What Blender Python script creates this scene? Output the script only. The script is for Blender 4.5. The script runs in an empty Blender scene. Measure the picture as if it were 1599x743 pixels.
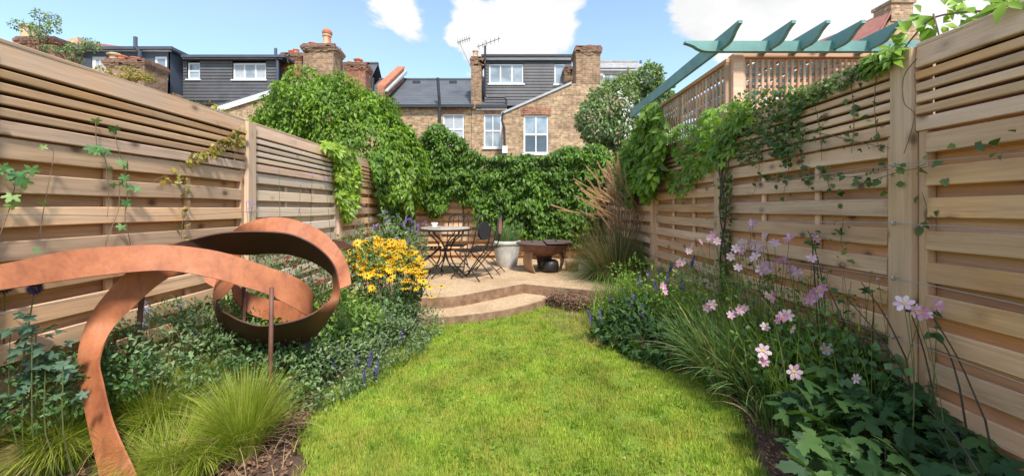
import bpy, math, random
import numpy as np
from mathutils import Vector, Matrix, noise as mnoise
R = math.radians
rng = np.random.default_rng(7)
random.seed(7)
scn = bpy.context.scene
COL = scn.collection

# ------------------------------------------------------------------ camera, exposure
F = 640.0            # focal length in photograph pixels (width 1599)
H = 1.38             # eye height above the lawn
cd = bpy.data.cameras.new('camera')
cam = bpy.data.objects.new('camera', cd); COL.objects.link(cam)
cam.location = (0, 0, H); cam.rotation_euler = (R(90), 0, 0)
cd.sensor_width = 36.0; cd.lens = F / 1599 * 36
cd.shift_y = -46.5 / 1599
cd.clip_start = 0.05; cd.clip_end = 2000
scn.camera = cam
scn.view_settings.view_transform = 'Standard'
scn.view_settings.look = 'None'
scn.view_settings.exposure = 1.46
scn.view_settings.gamma = 1
scn.render.engine = 'CYCLES'
scn.cycles.max_bounces = 6
scn.cycles.transparent_max_bounces = 6
scn.cycles.caustics_reflective = False
scn.cycles.caustics_refractive = False

# ------------------------------------------------------------------ node helper
class NT:
    def __init__(s, tree): s.t = tree; tree.nodes.clear()
    def n(s, typ, props=None, **inp):
        nd = s.t.nodes.new(typ)
        for k, v in (props or {}).items(): setattr(nd, k, v)
        for k, v in inp.items():
            key = int(k[1:]) if k[0] == '_' and k[1:].isdigit() else k.replace('_', ' ')
            sock = nd.inputs[key]
            if isinstance(v, bpy.types.NodeSocket): s.t.links.new(v, sock)
            elif isinstance(v, bpy.types.Node): s.t.links.new(v.outputs[0], sock)
            else: sock.default_value = v
        return nd
    def math(s, op, a, b=0.0, c=0.0):
        nd = s.t.nodes.new('ShaderNodeMath'); nd.operation = op
        for i, v in enumerate((a, b, c)):
            if isinstance(v, bpy.types.Node): v = v.outputs[0]
            if isinstance(v, bpy.types.NodeSocket): s.t.links.new(v, nd.inputs[i])
            else: nd.inputs[i].default_value = v
        return nd.outputs[0]
    def ramp(s, fac, stops, interp='LINEAR'):
        nd = s.t.nodes.new('ShaderNodeValToRGB'); cr = nd.color_ramp; cr.interpolation = interp
        while len(cr.elements) < len(stops): cr.elements.new(0.5)
        for e, (p, c) in zip(cr.elements, stops):
            e.position = p; e.color = (c, c, c, 1) if isinstance(c, (int, float)) else (*c, 1)
        if isinstance(fac, bpy.types.Node): fac = fac.outputs[0]
        s.t.links.new(fac, nd.inputs[0])
        return nd.outputs[0]
    def mix(s, fac, a, b, mode='MIX'):
        nd = s.t.nodes.new('ShaderNodeMix'); nd.data_type = 'RGBA'; nd.blend_type = mode
        for i, v in ((0, fac), (6, a), (7, b)):
            if isinstance(v, bpy.types.Node): v = v.outputs[0]
            if isinstance(v, bpy.types.NodeSocket): s.t.links.new(v, nd.inputs[i])
            else: nd.inputs[i].default_value = (*v, 1) if isinstance(v, tuple) and len(v) == 3 else v
        return nd.outputs[2]

# ------------------------------------------------------------------ sky and sun
SUN_EL, SUN_AZ = 53.0, 160.0       # azimuth clockwise from +Y : behind the camera, a little to the right
world = bpy.data.worlds.new('World'); scn.world = world; world.use_nodes = True
w = NT(world.node_tree)
sky = w.n('ShaderNodeTexSky', {'sky_type': 'NISHITA', 'sun_disc': False, 'sun_elevation': R(SUN_EL),
          'sun_rotation': R(SUN_AZ), 'air_density': 1.0, 'dust_density': 0.6, 'ozone_density': 1.6, 'altitude': 50})
tc = w.n('ShaderNodeTexCoord')
dirv = tc.outputs['Generated']
sep = w.n('ShaderNodeSeparateXYZ', Vector=dirv)
# clouds live on a flat layer overhead: direction / height, so that they shrink to the horizon
zc = w.math('MAXIMUM', sep.outputs['Z'], 0.04)
zc = w.math('ADD', zc, 0.22)
u = w.math('DIVIDE', sep.outputs['X'], zc); v = w.math('DIVIDE', sep.outputs['Y'], zc)
pv = w.n('ShaderNodeCombineXYZ', X=u, Y=v, Z=3.1)
n1 = w.n('ShaderNodeTexNoise', Vector=pv.outputs[0], Scale=2.2, Detail=12.0, Roughness=0.60)
n1.inputs['Distortion'].default_value = 0.25
dens = w.math('MULTIPLY_ADD', n1.outputs[0], 2.3, -.57)  # offset widens the cloud cover, unseen parts included, to brighten the fill light
def skydir(px, py):
    d = Vector(((px - 800) / F, 1, (325 - py) / F)); return d.normalized()
CLOUDS = [(790, -10, 0.17, .36), (745, 50, 0.08, .24), (850, 55, 0.11, .26), (610, -20, 0.12, .30), (640, 45, 0.06, .26), (560, 5, .07, .2),
          (1240, 10, 0.20, .26), (1420, 30, 0.24, .30), (1100, -5, 0.10, .25), (1120, 55, .07, .16), (1060, 30, .05, .16), (1560, 10, .22, .3),
          (990, -40, .12, -.30), (960, 60, .10, -.30), (690, 95, .07, -.2), (620, 100, .08, -.2), (200, 40, 0.55, -.34), (400, 60, .25, -.28), (676, 20, .055, -.33), (640, 118, .03, .2)]
for px, py, rad, amt in CLOUDS:
    d = skydir(px, py)
    dp = w.n('ShaderNodeVectorMath', {'operation': 'DISTANCE'})
    nv = w.n('ShaderNodeVectorMath', {'operation': 'NORMALIZE'}, _0=dirv)
    w.t.links.new(nv.outputs[0], dp.inputs[0]); dp.inputs[1].default_value = d
    mr = w.n('ShaderNodeMapRange', {'interpolation_type': 'SMOOTHSTEP'}, Value=dp.outputs['Value'])
    mr.inputs['From Min'].default_value = rad * 1.25; mr.inputs['From Max'].default_value = rad * .35
    mr.inputs['To Min'].default_value = 0; mr.inputs['To Max'].default_value = amt
    dens = w.math('ADD', dens, mr.outputs[0])
cm = w.n('ShaderNodeMapRange', {'interpolation_type': 'SMOOTHSTEP'}, Value=dens)
cm.inputs['From Min'].default_value = .62; cm.inputs['From Max'].default_value = .84
n2 = w.n('ShaderNodeTexNoise', Vector=pv.outputs[0], Scale=2.6, Detail=5.0, Roughness=0.5)
ccol = w.ramp(n2, [(0.32, (1.95, 1.99, 2.06)), (0.56, (2.62, 2.60, 2.57))])
veil = w.n('ShaderNodeTexNoise', Vector=pv.outputs[0], Scale=0.6, Detail=4.0)
vr = w.ramp(veil, [(.35, 0.06), (.75, .34)])
skyb = w.mix(1.0, sky.outputs[0], (.70, .76, .74), 'MULTIPLY')
c0 = w.mix(vr, skyb, (2.15, 2.35, 2.5))
csky = w.mix(cm.outputs[0], c0, ccol)
bg = w.n('ShaderNodeBackground', Color=csky, Strength=0.15)
out = w.n('ShaderNodeOutputWorld', Surface=bg.outputs[0])

sd = bpy.data.lights.new('sun', 'SUN'); sun = bpy.data.objects.new('sun', sd); COL.objects.link(sun)
sd.energy = 2.0; sd.angle = R(7); sd.color = (1, .94, .84)
sdir = Vector((math.sin(R(SUN_AZ)) * math.cos(R(SUN_EL)), math.cos(R(SUN_AZ)) * math.cos(R(SUN_EL)), math.sin(R(SUN_EL))))
sun.location = sdir * 30
sun.rotation_euler = sdir.to_track_quat('Z', 'Y').to_euler()

# ------------------------------------------------------------------ places
XL, XR, YB = -2.43, 2.12, 9.5
ZL, ZR = H + .79, H + .84
ZP, ZS = 0.22, 0.09                # patio and step heights
def W(px, py, Y): return Vector(((px - 800) * Y / F, Y, H + (325 - py) * Y / F))
def G(px, py, z=0.0):
    Y = (H - z) * F / (py - 325); return Vector(((px - 800) * Y / F, Y, z))
def FP(side, px, py, d=.05):       # a point on a side fence, d in front of it
    X = XL + d if side < 0 else XR - d
    Y = F * X / (px - 800); return Vector((X, Y, H + (325 - py) * Y / F))

# ------------------------------------------------------------------ object helpers
def base(o):
    b = Vector((0, 0, 0))
    while o is not None: b += o.location; o = o.parent
    return b
def thing(name, label, cat, loc=(0, 0, 0), group=None, rz=0.0):
    o = bpy.data.objects.new(name, None); COL.objects.link(o)
    o.empty_display_size = .1
    o.location = loc; o.rotation_euler = (0, 0, rz)
    o['label'] = label; o['category'] = cat
    if group: o['group'] = group
    return o
def tag(o, label, cat, group=None):
    o['label'] = label; o['category'] = cat
    if group: o['group'] = group
    return o
def link(name, me, parent=None, loc=None, mw=None, kind=None, label=None):
    o = bpy.data.objects.new(name, me); COL.objects.link(o)
    if parent is not None: o.parent = parent
    if loc is not None: o.location = Vector(loc)
    if kind: o['kind'] = kind
    if label: o['label'] = label
    return o
def copy_tree(o, parent=None):
    c = o.copy(); COL.objects.link(c)
    if parent is not None: c.parent = parent
    for ch in list(o.children): copy_tree(ch, c)
    return c
def np_mesh(name, V, faces_list, mats, midx=None, smooth=False):
    """V (n,3); faces_list: list of int arrays (m,k)"""
    me = bpy.data.meshes.new(name)
    V = np.asarray(V, dtype=np.float32)
    me.vertices.add(len(V)); me.vertices.foreach_set('co', V.ravel())
    li, ls, st = [], [], 0
    for fa in faces_list:
        fa = np.asarray(fa, dtype=np.int32)
        if len(fa) == 0: continue
        li.append(fa.ravel()); k = fa.shape[1]
        ls.append(st + np.arange(len(fa), dtype=np.int32) * k); st += fa.size
    li = np.concatenate(li); ls = np.concatenate(ls)
    me.loops.add(len(li)); me.loops.foreach_set('vertex_index', li)
    me.polygons.add(len(ls)); me.polygons.foreach_set('loop_start', ls)
    if midx is not None: me.polygons.foreach_set('material_index', np.asarray(midx, dtype=np.int32))
    if smooth: me.polygons.foreach_set('use_smooth', np.ones(len(ls), dtype=bool))
    for m in (mats if isinstance(mats, (list, tuple)) else [mats]): me.materials.append(m)
    me.update(calc_edges=True); me.validate()
    return me

class MB:
    """collects shapes (world coordinates) into one mesh"""
    def __init__(s): s.v = []; s.f = []; s.m = []; s.cur = 0
    def add(s, vs, fs):
        b = len(s.v); s.v += [tuple(p) for p in vs]
        s.f += [tuple(b + i for i in f) for f in fs]; s.m += [s.cur] * len(fs)
    def box(s, x0, x1, y0, y1, z0, z1):
        vs = [(x, y, z) for z in (z0, z1) for y in (y0, y1) for x in (x0, x1)]
        s.add(vs, [(0, 2, 3, 1), (4, 5, 7, 6), (0, 1, 5, 4), (2, 6, 7, 3), (0, 4, 6, 2), (1, 3, 7, 5)])
        return s
    def cbox(s, c, half, rz=0, ch=0.0, rot=None):
        """box at c with half sizes, rotated; chamfered upright edges when ch"""
        m = rot if rot is not None else Matrix.Rotation(rz, 3, 'Z')
        hx, hy, hz = half
        vs = [Vector(c) + m @ Vector((x, y, z)) for z in (-hz, hz) for y in (-hy, hy) for x in (-hx, hx)]
        s.add(vs, [(0, 2, 3, 1), (4, 5, 7, 6), (0, 1, 5, 4), (2, 6, 7, 3), (0, 4, 6, 2), (1, 3, 7, 5)])
        return s
    def prism(s, pts, vec):
        """closed polygon pts (3d) extruded by vec"""
        n = len(pts); vec = Vector(vec); a = [Vector(p) for p in pts]
        nn = Vector((0, 0, 0))
        for i in range(n): nn += a[i].cross(a[(i + 1) % n])
        if nn.dot(vec) > 0: a.reverse()
        b = [p + vec for p in a]
        s.add(a + b, [tuple(range(n)), tuple(range(2 * n - 1, n - 1, -1))] + [((i + 1) % n, i, n + i, n + (i + 1) % n) for i in range(n)])
        return s
    def tube(s, pts, r, k=6, cap=True):
        pts = [Vector(p) for p in pts]; n = len(pts)
        rs = r if isinstance(r, (list, tuple)) else [r] * n
        vs = []; fs = []; up = None
        for i, p in enumerate(pts):
            t = (pts[min(i + 1, n - 1)] - pts[max(i - 1, 0)])
            if t.length < 1e-9: t = Vector((0, 0, 1))
            t.normalize()
            if up is None:
                up = Vector((0, 0, 1)) if abs(t.z) < .9 else Vector((1, 0, 0))
            a = t.cross(up)
            if a.length < 1e-4: a = t.cross(Vector((1, .3, 0)))
            a.normalize(); b = t.cross(a); up = -b if False else up
            for j in range(k):
                th = 2 * math.pi * j / k
                vs.append(p + (a * math.cos(th) + b * math.sin(th)) * rs[i])
        for i in range(n - 1):
            for j in range(k):
                fs.append((i * k + j, i * k + (j + 1) % k, (i + 1) * k + (j + 1) % k, (i + 1) * k + j))
        if cap:
            fs.append(tuple(range(k - 1, -1, -1))); fs.append(tuple((n - 1) * k + j for j in range(k)))
        s.add(vs, fs); return s
    def lathe(s, c, prof, k=24, close=True):
        """profile [(r,z)] round the vertical axis at c"""
        vs = []; fs = []; n = len(prof)
        for (r, z) in prof:
            for j in range(k):
                th = 2 * math.pi * j / k
                vs.append((c[0] + r * math.cos(th), c[1] + r * math.sin(th), c[2] + z))
        for i in range(n - 1):
            for j in range(k):
                fs.append((i * k + j, i * k + (j + 1) % k, (i + 1) * k + (j + 1) % k, (i + 1) * k + j))
        if close:
            fs.append(tuple(range(k - 1, -1, -1))); fs.append(tuple((n - 1) * k + j for j in range(k)))
        s.add(vs, fs); return s
    def build(s, name, mats, parent=None, kind=None, label=None, smooth=False, local=False, center=False):
        b = Vector((0, 0, 0)) if local or parent is None else base(parent)
        me = bpy.data.meshes.new(name)
        loc = Vector((0, 0, 0))
        if center and parent is None:
            xs = np.array(s.v); lo, hi = xs.min(0), xs.max(0)
            b = Vector(((lo[0] + hi[0]) / 2, (lo[1] + hi[1]) / 2, lo[2])); loc = b
        me.from_pydata([(p[0] - b.x, p[1] - b.y, p[2] - b.z) for p in s.v], [], s.f)
        for m in (mats if isinstance(mats, (list, tuple)) else [mats]): me.materials.append(m)
        me.polygons.foreach_set('material_index', s.m)
        if smooth: me.polygons.foreach_set('use_smooth', [True] * len(s.f))
        me.update()
        o = link(name, me, parent, None, kind=kind, label=label)
        o.location = loc
        return o
def struct(mb, name, mat, **k):
    o = mb.build(name, mat, None, kind='structure', **k); return o

# ------------------------------------------------------------------ materials
MATS = {}
def newmat(name):
    m = bpy.data.materials.new(name); m.use_nodes = True
    MATS[name] = m
    return m, NT(m.node_tree)
def fin(t, bsdf, disp=None):
    o = t.n('ShaderNodeOutputMaterial'); t.t.links.new(bsdf.outputs[0] if isinstance(bsdf, bpy.types.Node) else bsdf, o.inputs[0])
def bump(t, h, strength=.3, dist=.01):
    b = t.n('ShaderNodeBump', Strength=strength, Distance=dist)
    if isinstance(h, bpy.types.Node): h = h.outputs[0]
    t.t.links.new(h, b.inputs['Height']); return b.outputs[0]

def plain(name, col, rough=.6, var=.12, scale=8, bmp=.15, metallic=0, spec=.5, bd=.003):
    m, t = newmat(name)
    c = t.n('ShaderNodeTexCoord').outputs['Object']
    n = t.n('ShaderNodeTexNoise', Vector=c, Scale=scale, Detail=5.0, Roughness=.6)
    oi = t.n('ShaderNodeObjectInfo')
    lo = tuple(x * (1 - var) for x in col); hi = tuple(min(1, x * (1 + var)) for x in col)
    cc = t.ramp(n, [(.3, lo), (.7, hi)])
    p = t.n('ShaderNodeBsdfPrincipled', Base_Color=cc, Roughness=rough, Metallic=metallic)
    p.inputs['Specular IOR Level'].default_value = spec
    if bmp:
        n2 = t.n('ShaderNodeTexNoise', Vector=c, Scale=scale * 8, Detail=3.0)
        t.t.links.new(bump(t, n2, bmp, bd), p.inputs['Normal'])
    fin(t, p); return m

def wood(name, cA, cB, cDark, grey=.35, pale=0.0):
    """sawn softwood: long grain on local X, knots, weathering; every board differs"""
    m, t = newmat(name)
    c = t.n('ShaderNodeTexCoord').outputs['Object']
    oi = t.n('ShaderNodeObjectInfo')
    off = t.n('ShaderNodeVectorMath', {'operation': 'SCALE'}, Scale=37.0)
    cb = t.n('ShaderNodeCombineXYZ', X=oi.outputs['Random'], Y=t.math('MULTIPLY', oi.outputs['Random'], 7.3), Z=t.math('MULTIPLY', oi.outputs['Random'], 3.1))
    t.t.links.new(cb.outputs[0], off.inputs[0])
    v0 = t.n('ShaderNodeVectorMath', {'operation': 'ADD'}, _0=c, _1=off.outputs[0]).outputs[0]
    vg = t.n('ShaderNodeMapping', Vector=v0); vg.inputs['Scale'].default_value = (1.2, 30, 30)
    g = t.n('ShaderNodeTexNoise', Vector=vg.outputs[0], Scale=1.6, Detail=6.0, Roughness=.62, Distortion=.5)
    vb = t.n('ShaderNodeMapping', Vector=v0); vb.inputs['Scale'].default_value = (.8, 6, 6)
    b = t.n('ShaderNodeTexNoise', Vector=vb.outputs[0], Scale=1.3, Detail=3.0)
    col = t.ramp(g, [(.24, tuple(x * .86 for x in cB)), (.40, tuple((x + y) / 2 for x, y in zip(cA, cB))), (.54, cA), (.75, tuple(min(1, x * 1.15) for x in cA))])
    col = t.mix(t.ramp(b, [(.40, 0.0), (.64, .60)]), col, cB)
    # knots
    vk = t.n('ShaderNodeMapping', Vector=v0); vk.inputs['Scale'].default_value = (6.0, 9, 9)
    k = t.n('ShaderNodeTexVoronoi', Vector=vk.outputs[0], Scale=1.0)
    gate = t.math('GREATER_THAN', t.n('ShaderNodeSeparateXYZ', Vector=k.outputs['Color']).outputs[0], .70)
    kn = t.ramp(k.outputs['Distance'], [(.08, 1.0), (.16, .75), (.22, .30), (.40, 0.0)])
    kn = t.math('MULTIPLY', kn, gate)
    col = t.mix(kn, col, cDark)
    # weathering to grey, board by board
    gw = t.n('ShaderNodeTexNoise', Vector=v0, Scale=2.2, Detail=4.0)
    gm = t.math('MULTIPLY', t.ramp(gw, [(.35, 0.0), (.62, 1.0)]), t.math('MULTIPLY', oi.outputs['Random'], grey))
    col = t.mix(gm, col, (.50, .43, .36))
    sn = t.n('ShaderNodeTexNoise', Vector=vb.outputs[0], Scale=2.6, Detail=6.0, Roughness=.7)
    col = t.mix(t.ramp(sn, [(.56, 0.0), (.74, .45)]), col, tuple(x * .55 for x in cB))
    if pale: col = t.mix(pale, col, (.80, .66, .52))
    # tone per board
    rv = t.math('FRACT', t.math('MULTIPLY', oi.outputs['Random'], 13.7))
    hs = t.n('ShaderNodeHueSaturation', Color=col, Value=t.math('MULTIPLY_ADD', rv, .50, .80), Saturation=t.math('MULTIPLY_ADD', oi.outputs['Random'], .30, .84))
    p = t.n('ShaderNodeBsdfPrincipled', Base_Color=hs.outputs[0], Roughness=.78)
    p.inputs['Specular IOR Level'].default_value = .25
    t.t.links.new(bump(t, g, .45, .004), p.inputs['Normal'])
    fin(t, p); return m

def leafmat(name, cols, rough=.42, trans=.36, tcol=None, patch=None, spec=.4):
    m, t = newmat(name)
    oi = t.n('ShaderNodeObjectInfo'); ge = t.n('ShaderNodeNewGeometry')
    r = t.math('FRACT', t.math('ADD', oi.outputs['Random'], ge.outputs['Random Per Island']))
    n = len(cols)
    col = t.ramp(r, [(i / max(1, n - 1), c) for i, c in enumerate(cols)])
    wp = ge.outputs['Position']
    nz = t.n('ShaderNodeTexNoise', Vector=wp, Scale=2.3, Detail=3.0)
    hv = t.n('ShaderNodeHueSaturation', Color=col, Value=t.ramp(nz, [(.3, .70), (.7, 1.28)]))
    col = hv.outputs[0]
    if patch:
        nz2 = t.n('ShaderNodeTexNoise', Vector=wp, Scale=patch[1], Detail=4.0, Roughness=.6)
        col = t.mix(t.ramp(nz2, [(.44, 0.0), (.66, patch[2])]), col, patch[0])
    p = t.n('ShaderNodeBsdfPrincipled', Base_Color=col, Roughness=rough)
    p.inputs['Specular IOR Level'].default_value = spec
    tc_ = t.mix(1.0, col, tcol or (1.5, 1.5, .5), 'MULTIPLY')
    tr = t.n('ShaderNodeBsdfTranslucent', Color=tc_)
    ms = t.n('ShaderNodeMixShader', Fac=trans)
    t.t.links.new(p.outputs[0], ms.inputs[1]); t.t.links.new(tr.outputs[0], ms.inputs[2])
    fin(t, ms); return m

def brickmat(name, c1, c2, mortar, scale=1.0, dirt=.3):
    m, t = newmat(name)
    ge = t.n('ShaderNodeNewGeometry')
    s = t.n('ShaderNodeSeparateXYZ', Vector=ge.outputs['Position'])
    v = t.n('ShaderNodeCombineXYZ', X=t.math('ADD', s.outputs[0], s.outputs[1]), Y=s.outputs[2], Z=0.0)
    b = t.n('ShaderNodeTexBrick', {'offset': .5}, Vector=v.outputs[0], Color1=(*c1, 1), Color2=(*c2, 1), Mortar=(*mortar, 1), Scale=1.0)
    b.inputs['Brick Width'].default_value = .235 * scale; b.inputs['Row Height'].default_value = .085 * scale
    b.inputs['Mortar Size'].default_value = .011 * scale; b.inputs['Bias'].default_value = -.1
    n = t.n('ShaderNodeTexNoise', Vector=ge.outputs['Position'], Scale=1.1, Detail=5.0, Roughness=.65)
    col = t.mix(t.ramp(n, [(.42, 0.0), (.72, dirt)]), b.outputs[0], tuple(x * .45 for x in c2))
    n3 = t.n('ShaderNodeTexNoise', Vector=v.outputs[0], Scale=7.0, Detail=2.0)
    col = t.mix(1.0, col, t.ramp(n3, [(.3, .70), (.7, 1.3)]), 'MULTIPLY')
    p = t.n('ShaderNodeBsdfPrincipled', Base_Color=col, Roughness=.9)
    t.t.links.new(bump(t, t.math('SUBTRACT', 1.0, b.outputs['Fac']), .7, .012), p.inputs['Normal'])
    fin(t, p); return m

M_wood = wood('fence_wood', (.75, .47, .27), (.56, .315, .165), (.16, .075, .035), grey=.35)
M_woodR = wood('fence_wood_right', (.74, .47, .28), (.55, .315, .17), (.15, .075, .04), grey=.35)
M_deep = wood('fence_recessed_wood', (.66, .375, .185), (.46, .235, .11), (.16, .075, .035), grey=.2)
M_woodP = wood('fence_wood_pale', (.58, .42, .29), (.46, .30, .19), (.2, .11, .06), grey=.15, pale=.42)
M_cap = wood('fence_capping', (.70, .45, .30), (.54, .32, .19), (.18, .10, .05), grey=.6)
M_post = wood('fence_post_wood', (.72, .48, .30), (.58, .36, .21), (.18, .10, .05), grey=.4)
M_gapshade = wood('fence_gap_shade_wood', (.22, .12, .065), (.16, .085, .045), (.06, .03, .02), grey=.2)  # shade of the slat gaps put into the colour of the back slats
M_trel = wood('trellis_wood', (.62, .38, .24), (.48, .28, .17), (.18, .08, .04), grey=.3)
M_teal = plain('teal_paint', (.155, .32, .295), .5, .18, 5, .2)
M_wire = plain('galvanised_wire', (.42, .40, .38), .4, .1, 30, 0, metallic=.7)
M_white = plain('white_paint', (.78, .78, .76), .5, .05, 4, .05)
M_black = plain('black_plastic', (.03, .032, .036), .4, .2, 6, 0)
M_iron = plain('black_wrought_iron', (.022, .021, .022), .45, .3, 40, .2)
M_slate = plain('roof_slate', (.105, .112, .128), .55, .18, 1.2, .2)
M_clad = plain('slate_cladding', (.10, .098, .105), .6, .22, 1.5, .3, bd=.01)
M_dblue = plain('dark_blue_cladding', (.07, .085, .12), .6, .2, 2, .3)
M_lead = plain('lead_flashing', (.42, .43, .44), .5, .15, 3, .1)
M_terra = plain('terracotta', (.50, .165, .085), .75, .3, 4, .3)
M_buff = plain('buff_pot_clay', (.55, .40, .25), .8, .2, 4, .3)
M_redtile = plain('red_roof_tiles', (.40, .165, .13), .75, .2, 3, .4)
M_render = plain('pale_render', (.66, .64, .62), .8, .1, 1.5, .2)
M_brickY = brickmat('stock_brick', (.58, .38, .20), (.29, .165, .085), (.46, .38, .29), dirt=.5)
M_brickO = brickmat('old_stock_brick', (.42, .25, .135), (.24, .13, .07), (.36, .30, .23), dirt=.6)
M_brickCap = brickmat('dark_red_brick', (.30, .125, .075), (.17, .085, .055), (.28, .22, .17), dirt=.5)
M_brickR = brickmat('red_brick', (.46, .17, .09), (.30, .11, .06), (.36, .28, .22), dirt=.5)
def glassmat(name, col, rough=.08):
    m, t = newmat(name)
    ge = t.n('ShaderNodeNewGeometry')
    n = t.n('ShaderNodeTexNoise', Vector=ge.outputs['Position'], Scale=1.6, Detail=2.0)
    cc = t.ramp(n, [(.4, tuple(x * .6 for x in col)), (.6, col)])
    p = t.n('ShaderNodeBsdfPrincipled', Base_Color=cc, Roughness=rough); p.inputs['Specular IOR Level'].default_value = .9
    p.inputs['Coat Weight'].default_value = .6
    fin(t, p); return m
M_glass = glassmat('window_glass', (.34, .41, .47))
M_glassD = glassmat('dark_window_glass', (.05, .06, .075))
M_curtain = plain('net_curtain', (.42, .45, .48), .8, .1, 6, 0)

# corten steel
m, t = newmat('corten_steel'); M_corten = m
ge = t.n('ShaderNodeTexCoord').outputs['Object']
n = t.n('ShaderNodeTexNoise', Vector=ge, Scale=5.0, Detail=7.0, Roughness=.65)
nb = t.n('ShaderNodeTexNoise', Vector=ge, Scale=60.0, Detail=3.0)
col = t.ramp(n, [(.26, (.22, .065, .03)), (.42, (.40, .135, .06)), (.58, (.50, .18, .08)), (.75, (.56, .26, .15))])
col = t.mix(t.ramp(nb, [(.45, 0.0), (.75, .35)]), col, (.30, .10, .05))
vs_ = t.n('ShaderNodeMapping', Vector=ge); vs_.inputs['Scale'].default_value = (9, 9, 1.6)
st_ = t.n('ShaderNodeTexNoise', Vector=vs_.outputs[0], Scale=2.0, Detail=5.0, Roughness=.6)
col = t.mix(t.ramp(st_, [(.50, 0.0), (.68, .55)]), col, (.24, .085, .045))
at = t.n('ShaderNodeAttribute', {'attribute_name': 'band_dark'})
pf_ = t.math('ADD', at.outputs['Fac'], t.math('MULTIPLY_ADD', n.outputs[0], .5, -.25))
col = t.mix(t.ramp(pf_, [(.25, 0.0), (.75, .93)]), col, (.045, .020, .015))  # darkens the ribbon where its attribute is high, broken up by noise
p = t.n('ShaderNodeBsdfPrincipled', Base_Color=col, Roughness=.62, Metallic=.0); p.inputs['Specular IOR Level'].default_value = .35
t.t.links.new(bump(t, nb, .12, .002), p.inputs['Normal']); fin(t, p)
M_rust = plain('dark_rusty_steel', (.15, .062, .042), .6, .35, 9, .3)
M_tanrust = plain('tan_rusty_steel', (.42, .25, .15), .7, .25, 9, .3)

# ground materials
m, t = newmat('bed_soil'); M_soil = m
ge = t.n('ShaderNodeNewGeometry').outputs['Position']
n = t.n('ShaderNodeTexNoise', Vector=ge, Scale=9.0, Detail=8.0, Roughness=.7)
n2 = t.n('ShaderNodeTexNoise', Vector=ge, Scale=70.0, Detail=4.0, Roughness=.7)
col = t.ramp(n, [(.3, (.055, .030, .020)), (.55, (.12, .066, .042)), (.75, (.20, .125, .085))])
col = t.mix(t.ramp(n2, [(.5, 0.0), (.8, .6)]), col, (.27, .18, .125))
p = t.n('ShaderNodeBsdfPrincipled', Base_Color=col, Roughness=.95)
t.t.links.new(bump(t, n2, .8, .015), p.inputs['Normal']); fin(t, p)
m, t = newmat('lawn_thatch'); M_thatch = m
ge = t.n('ShaderNodeNewGeometry').outputs['Position']
n = t.n('ShaderNodeTexNoise', Vector=ge, Scale=30.0, Detail=6.0, Roughness=.7)
col = t.ramp(n, [(.35, (.13, .20, .02)), (.6, (.20, .29, .03)), (.8, (.30, .33, .06))])
p = t.n('ShaderNodeBsdfPrincipled', Base_Color=col, Roughness=.95)
t.t.links.new(bump(t, n, .8, .02), p.inputs['Normal']); fin(t, p)
m, t = newmat('resin_bound_gravel'); M_patio = m
ge = t.n('ShaderNodeNewGeometry').outputs['Position']
n = t.n('ShaderNodeTexNoise', Vector=ge, Scale=2.2, Detail=6.0, Roughness=.65)
n2 = t.n('ShaderNodeTexVoronoi', Vector=ge, Scale=75.0)
col = t.ramp(n, [(.35, (.46, .305, .175)), (.65, (.61, .435, .27))])
cv = t.n('ShaderNodeSeparateXYZ', Vector=n2.outputs['Color']).outputs[0]
col = t.mix(1.0, col, t.ramp(cv, [(0.0, .68), (1.0, 1.2)]), 'MULTIPLY')
p = t.n('ShaderNodeBsdfPrincipled', Base_Color=col, Roughness=.85)
t.t.links.new(bump(t, n2.outputs['Distance'], .4, .006), p.inputs['Normal']); fin(t, p)
m, t = newmat('step_edging'); M_edge = m
ge = t.n('ShaderNodeNewGeometry').outputs['Position']
n = t.n('ShaderNodeTexNoise', Vector=ge, Scale=6.0, Detail=7.0, Roughness=.7)
col = t.ramp(n, [(.3, (.12, .075, .05)), (.5, (.27, .165, .10)), (.75, (.45, .31, .20))])
p = t.n('ShaderNodeBsdfPrincipled', Base_Color=col, Roughness=.8)
t.t.links.new(bump(t, n, .4, .006), p.inputs['Normal']); fin(t, p)
m, t = newmat('pot_stone'); M_pot = m
ge = t.n('ShaderNodeTexCoord').outputs['Object']
n = t.n('ShaderNodeTexNoise', Vector=ge, Scale=7.0, Detail=7.0, Roughness=.7)
col = t.ramp(n, [(.3, (.36, .34, .31)), (.5, (.52, .50, .46)), (.7, (.66, .64, .60))])
p = t.n('ShaderNodeBsdfPrincipled', Base_Color=col, Roughness=.85)
t.t.links.new(bump(t, n, .3, .006), p.inputs['Normal']); fin(t, p)

L = dict(
 creeper=[(.06, .135, .014), (.11, .21, .02), (.17, .29, .025), (.24, .36, .035), (.08, .17, .02)],
 creeper_dark=[(.022, .07, .014), (.035, .105, .018), (.055, .15, .022), (.075, .19, .028), (.03, .09, .016)],
)
LM_mound = leafmat('creeper_leaf_bright', L['creeper'], patch=((.22, .36, .03), 1.3, .6))
LM_back = leafmat('creeper_leaf', [(.04, .095, .016), (.075, .155, .022), (.12, .22, .028), (.18, .29, .04), (.05, .115, .02)], patch=((.17, .32, .035), 1.1, .55))
LM_lime = leafmat('yellow_green_leaf', [(.22, .34, .03), (.30, .42, .04), (.16, .30, .03), (.36, .42, .06)])
LM_bright = leafmat('bright_green_leaf', [(.12, .24, .02), (.19, .33, .03), (.27, .40, .04), (.08, .17, .02)], trans=.3)
LM_ivy = leafmat('small_dark_leaf', [(.06, .11, .035), (.09, .16, .045), (.15, .22, .06), (.06, .12, .045), (.20, .26, .09)])
LM_vib = leafmat('grey_green_leaf', [(.13, .21, .09), (.26, .36, .17), (.38, .46, .27), (.08, .14, .06), (.19, .28, .12)], rough=.5)
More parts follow.
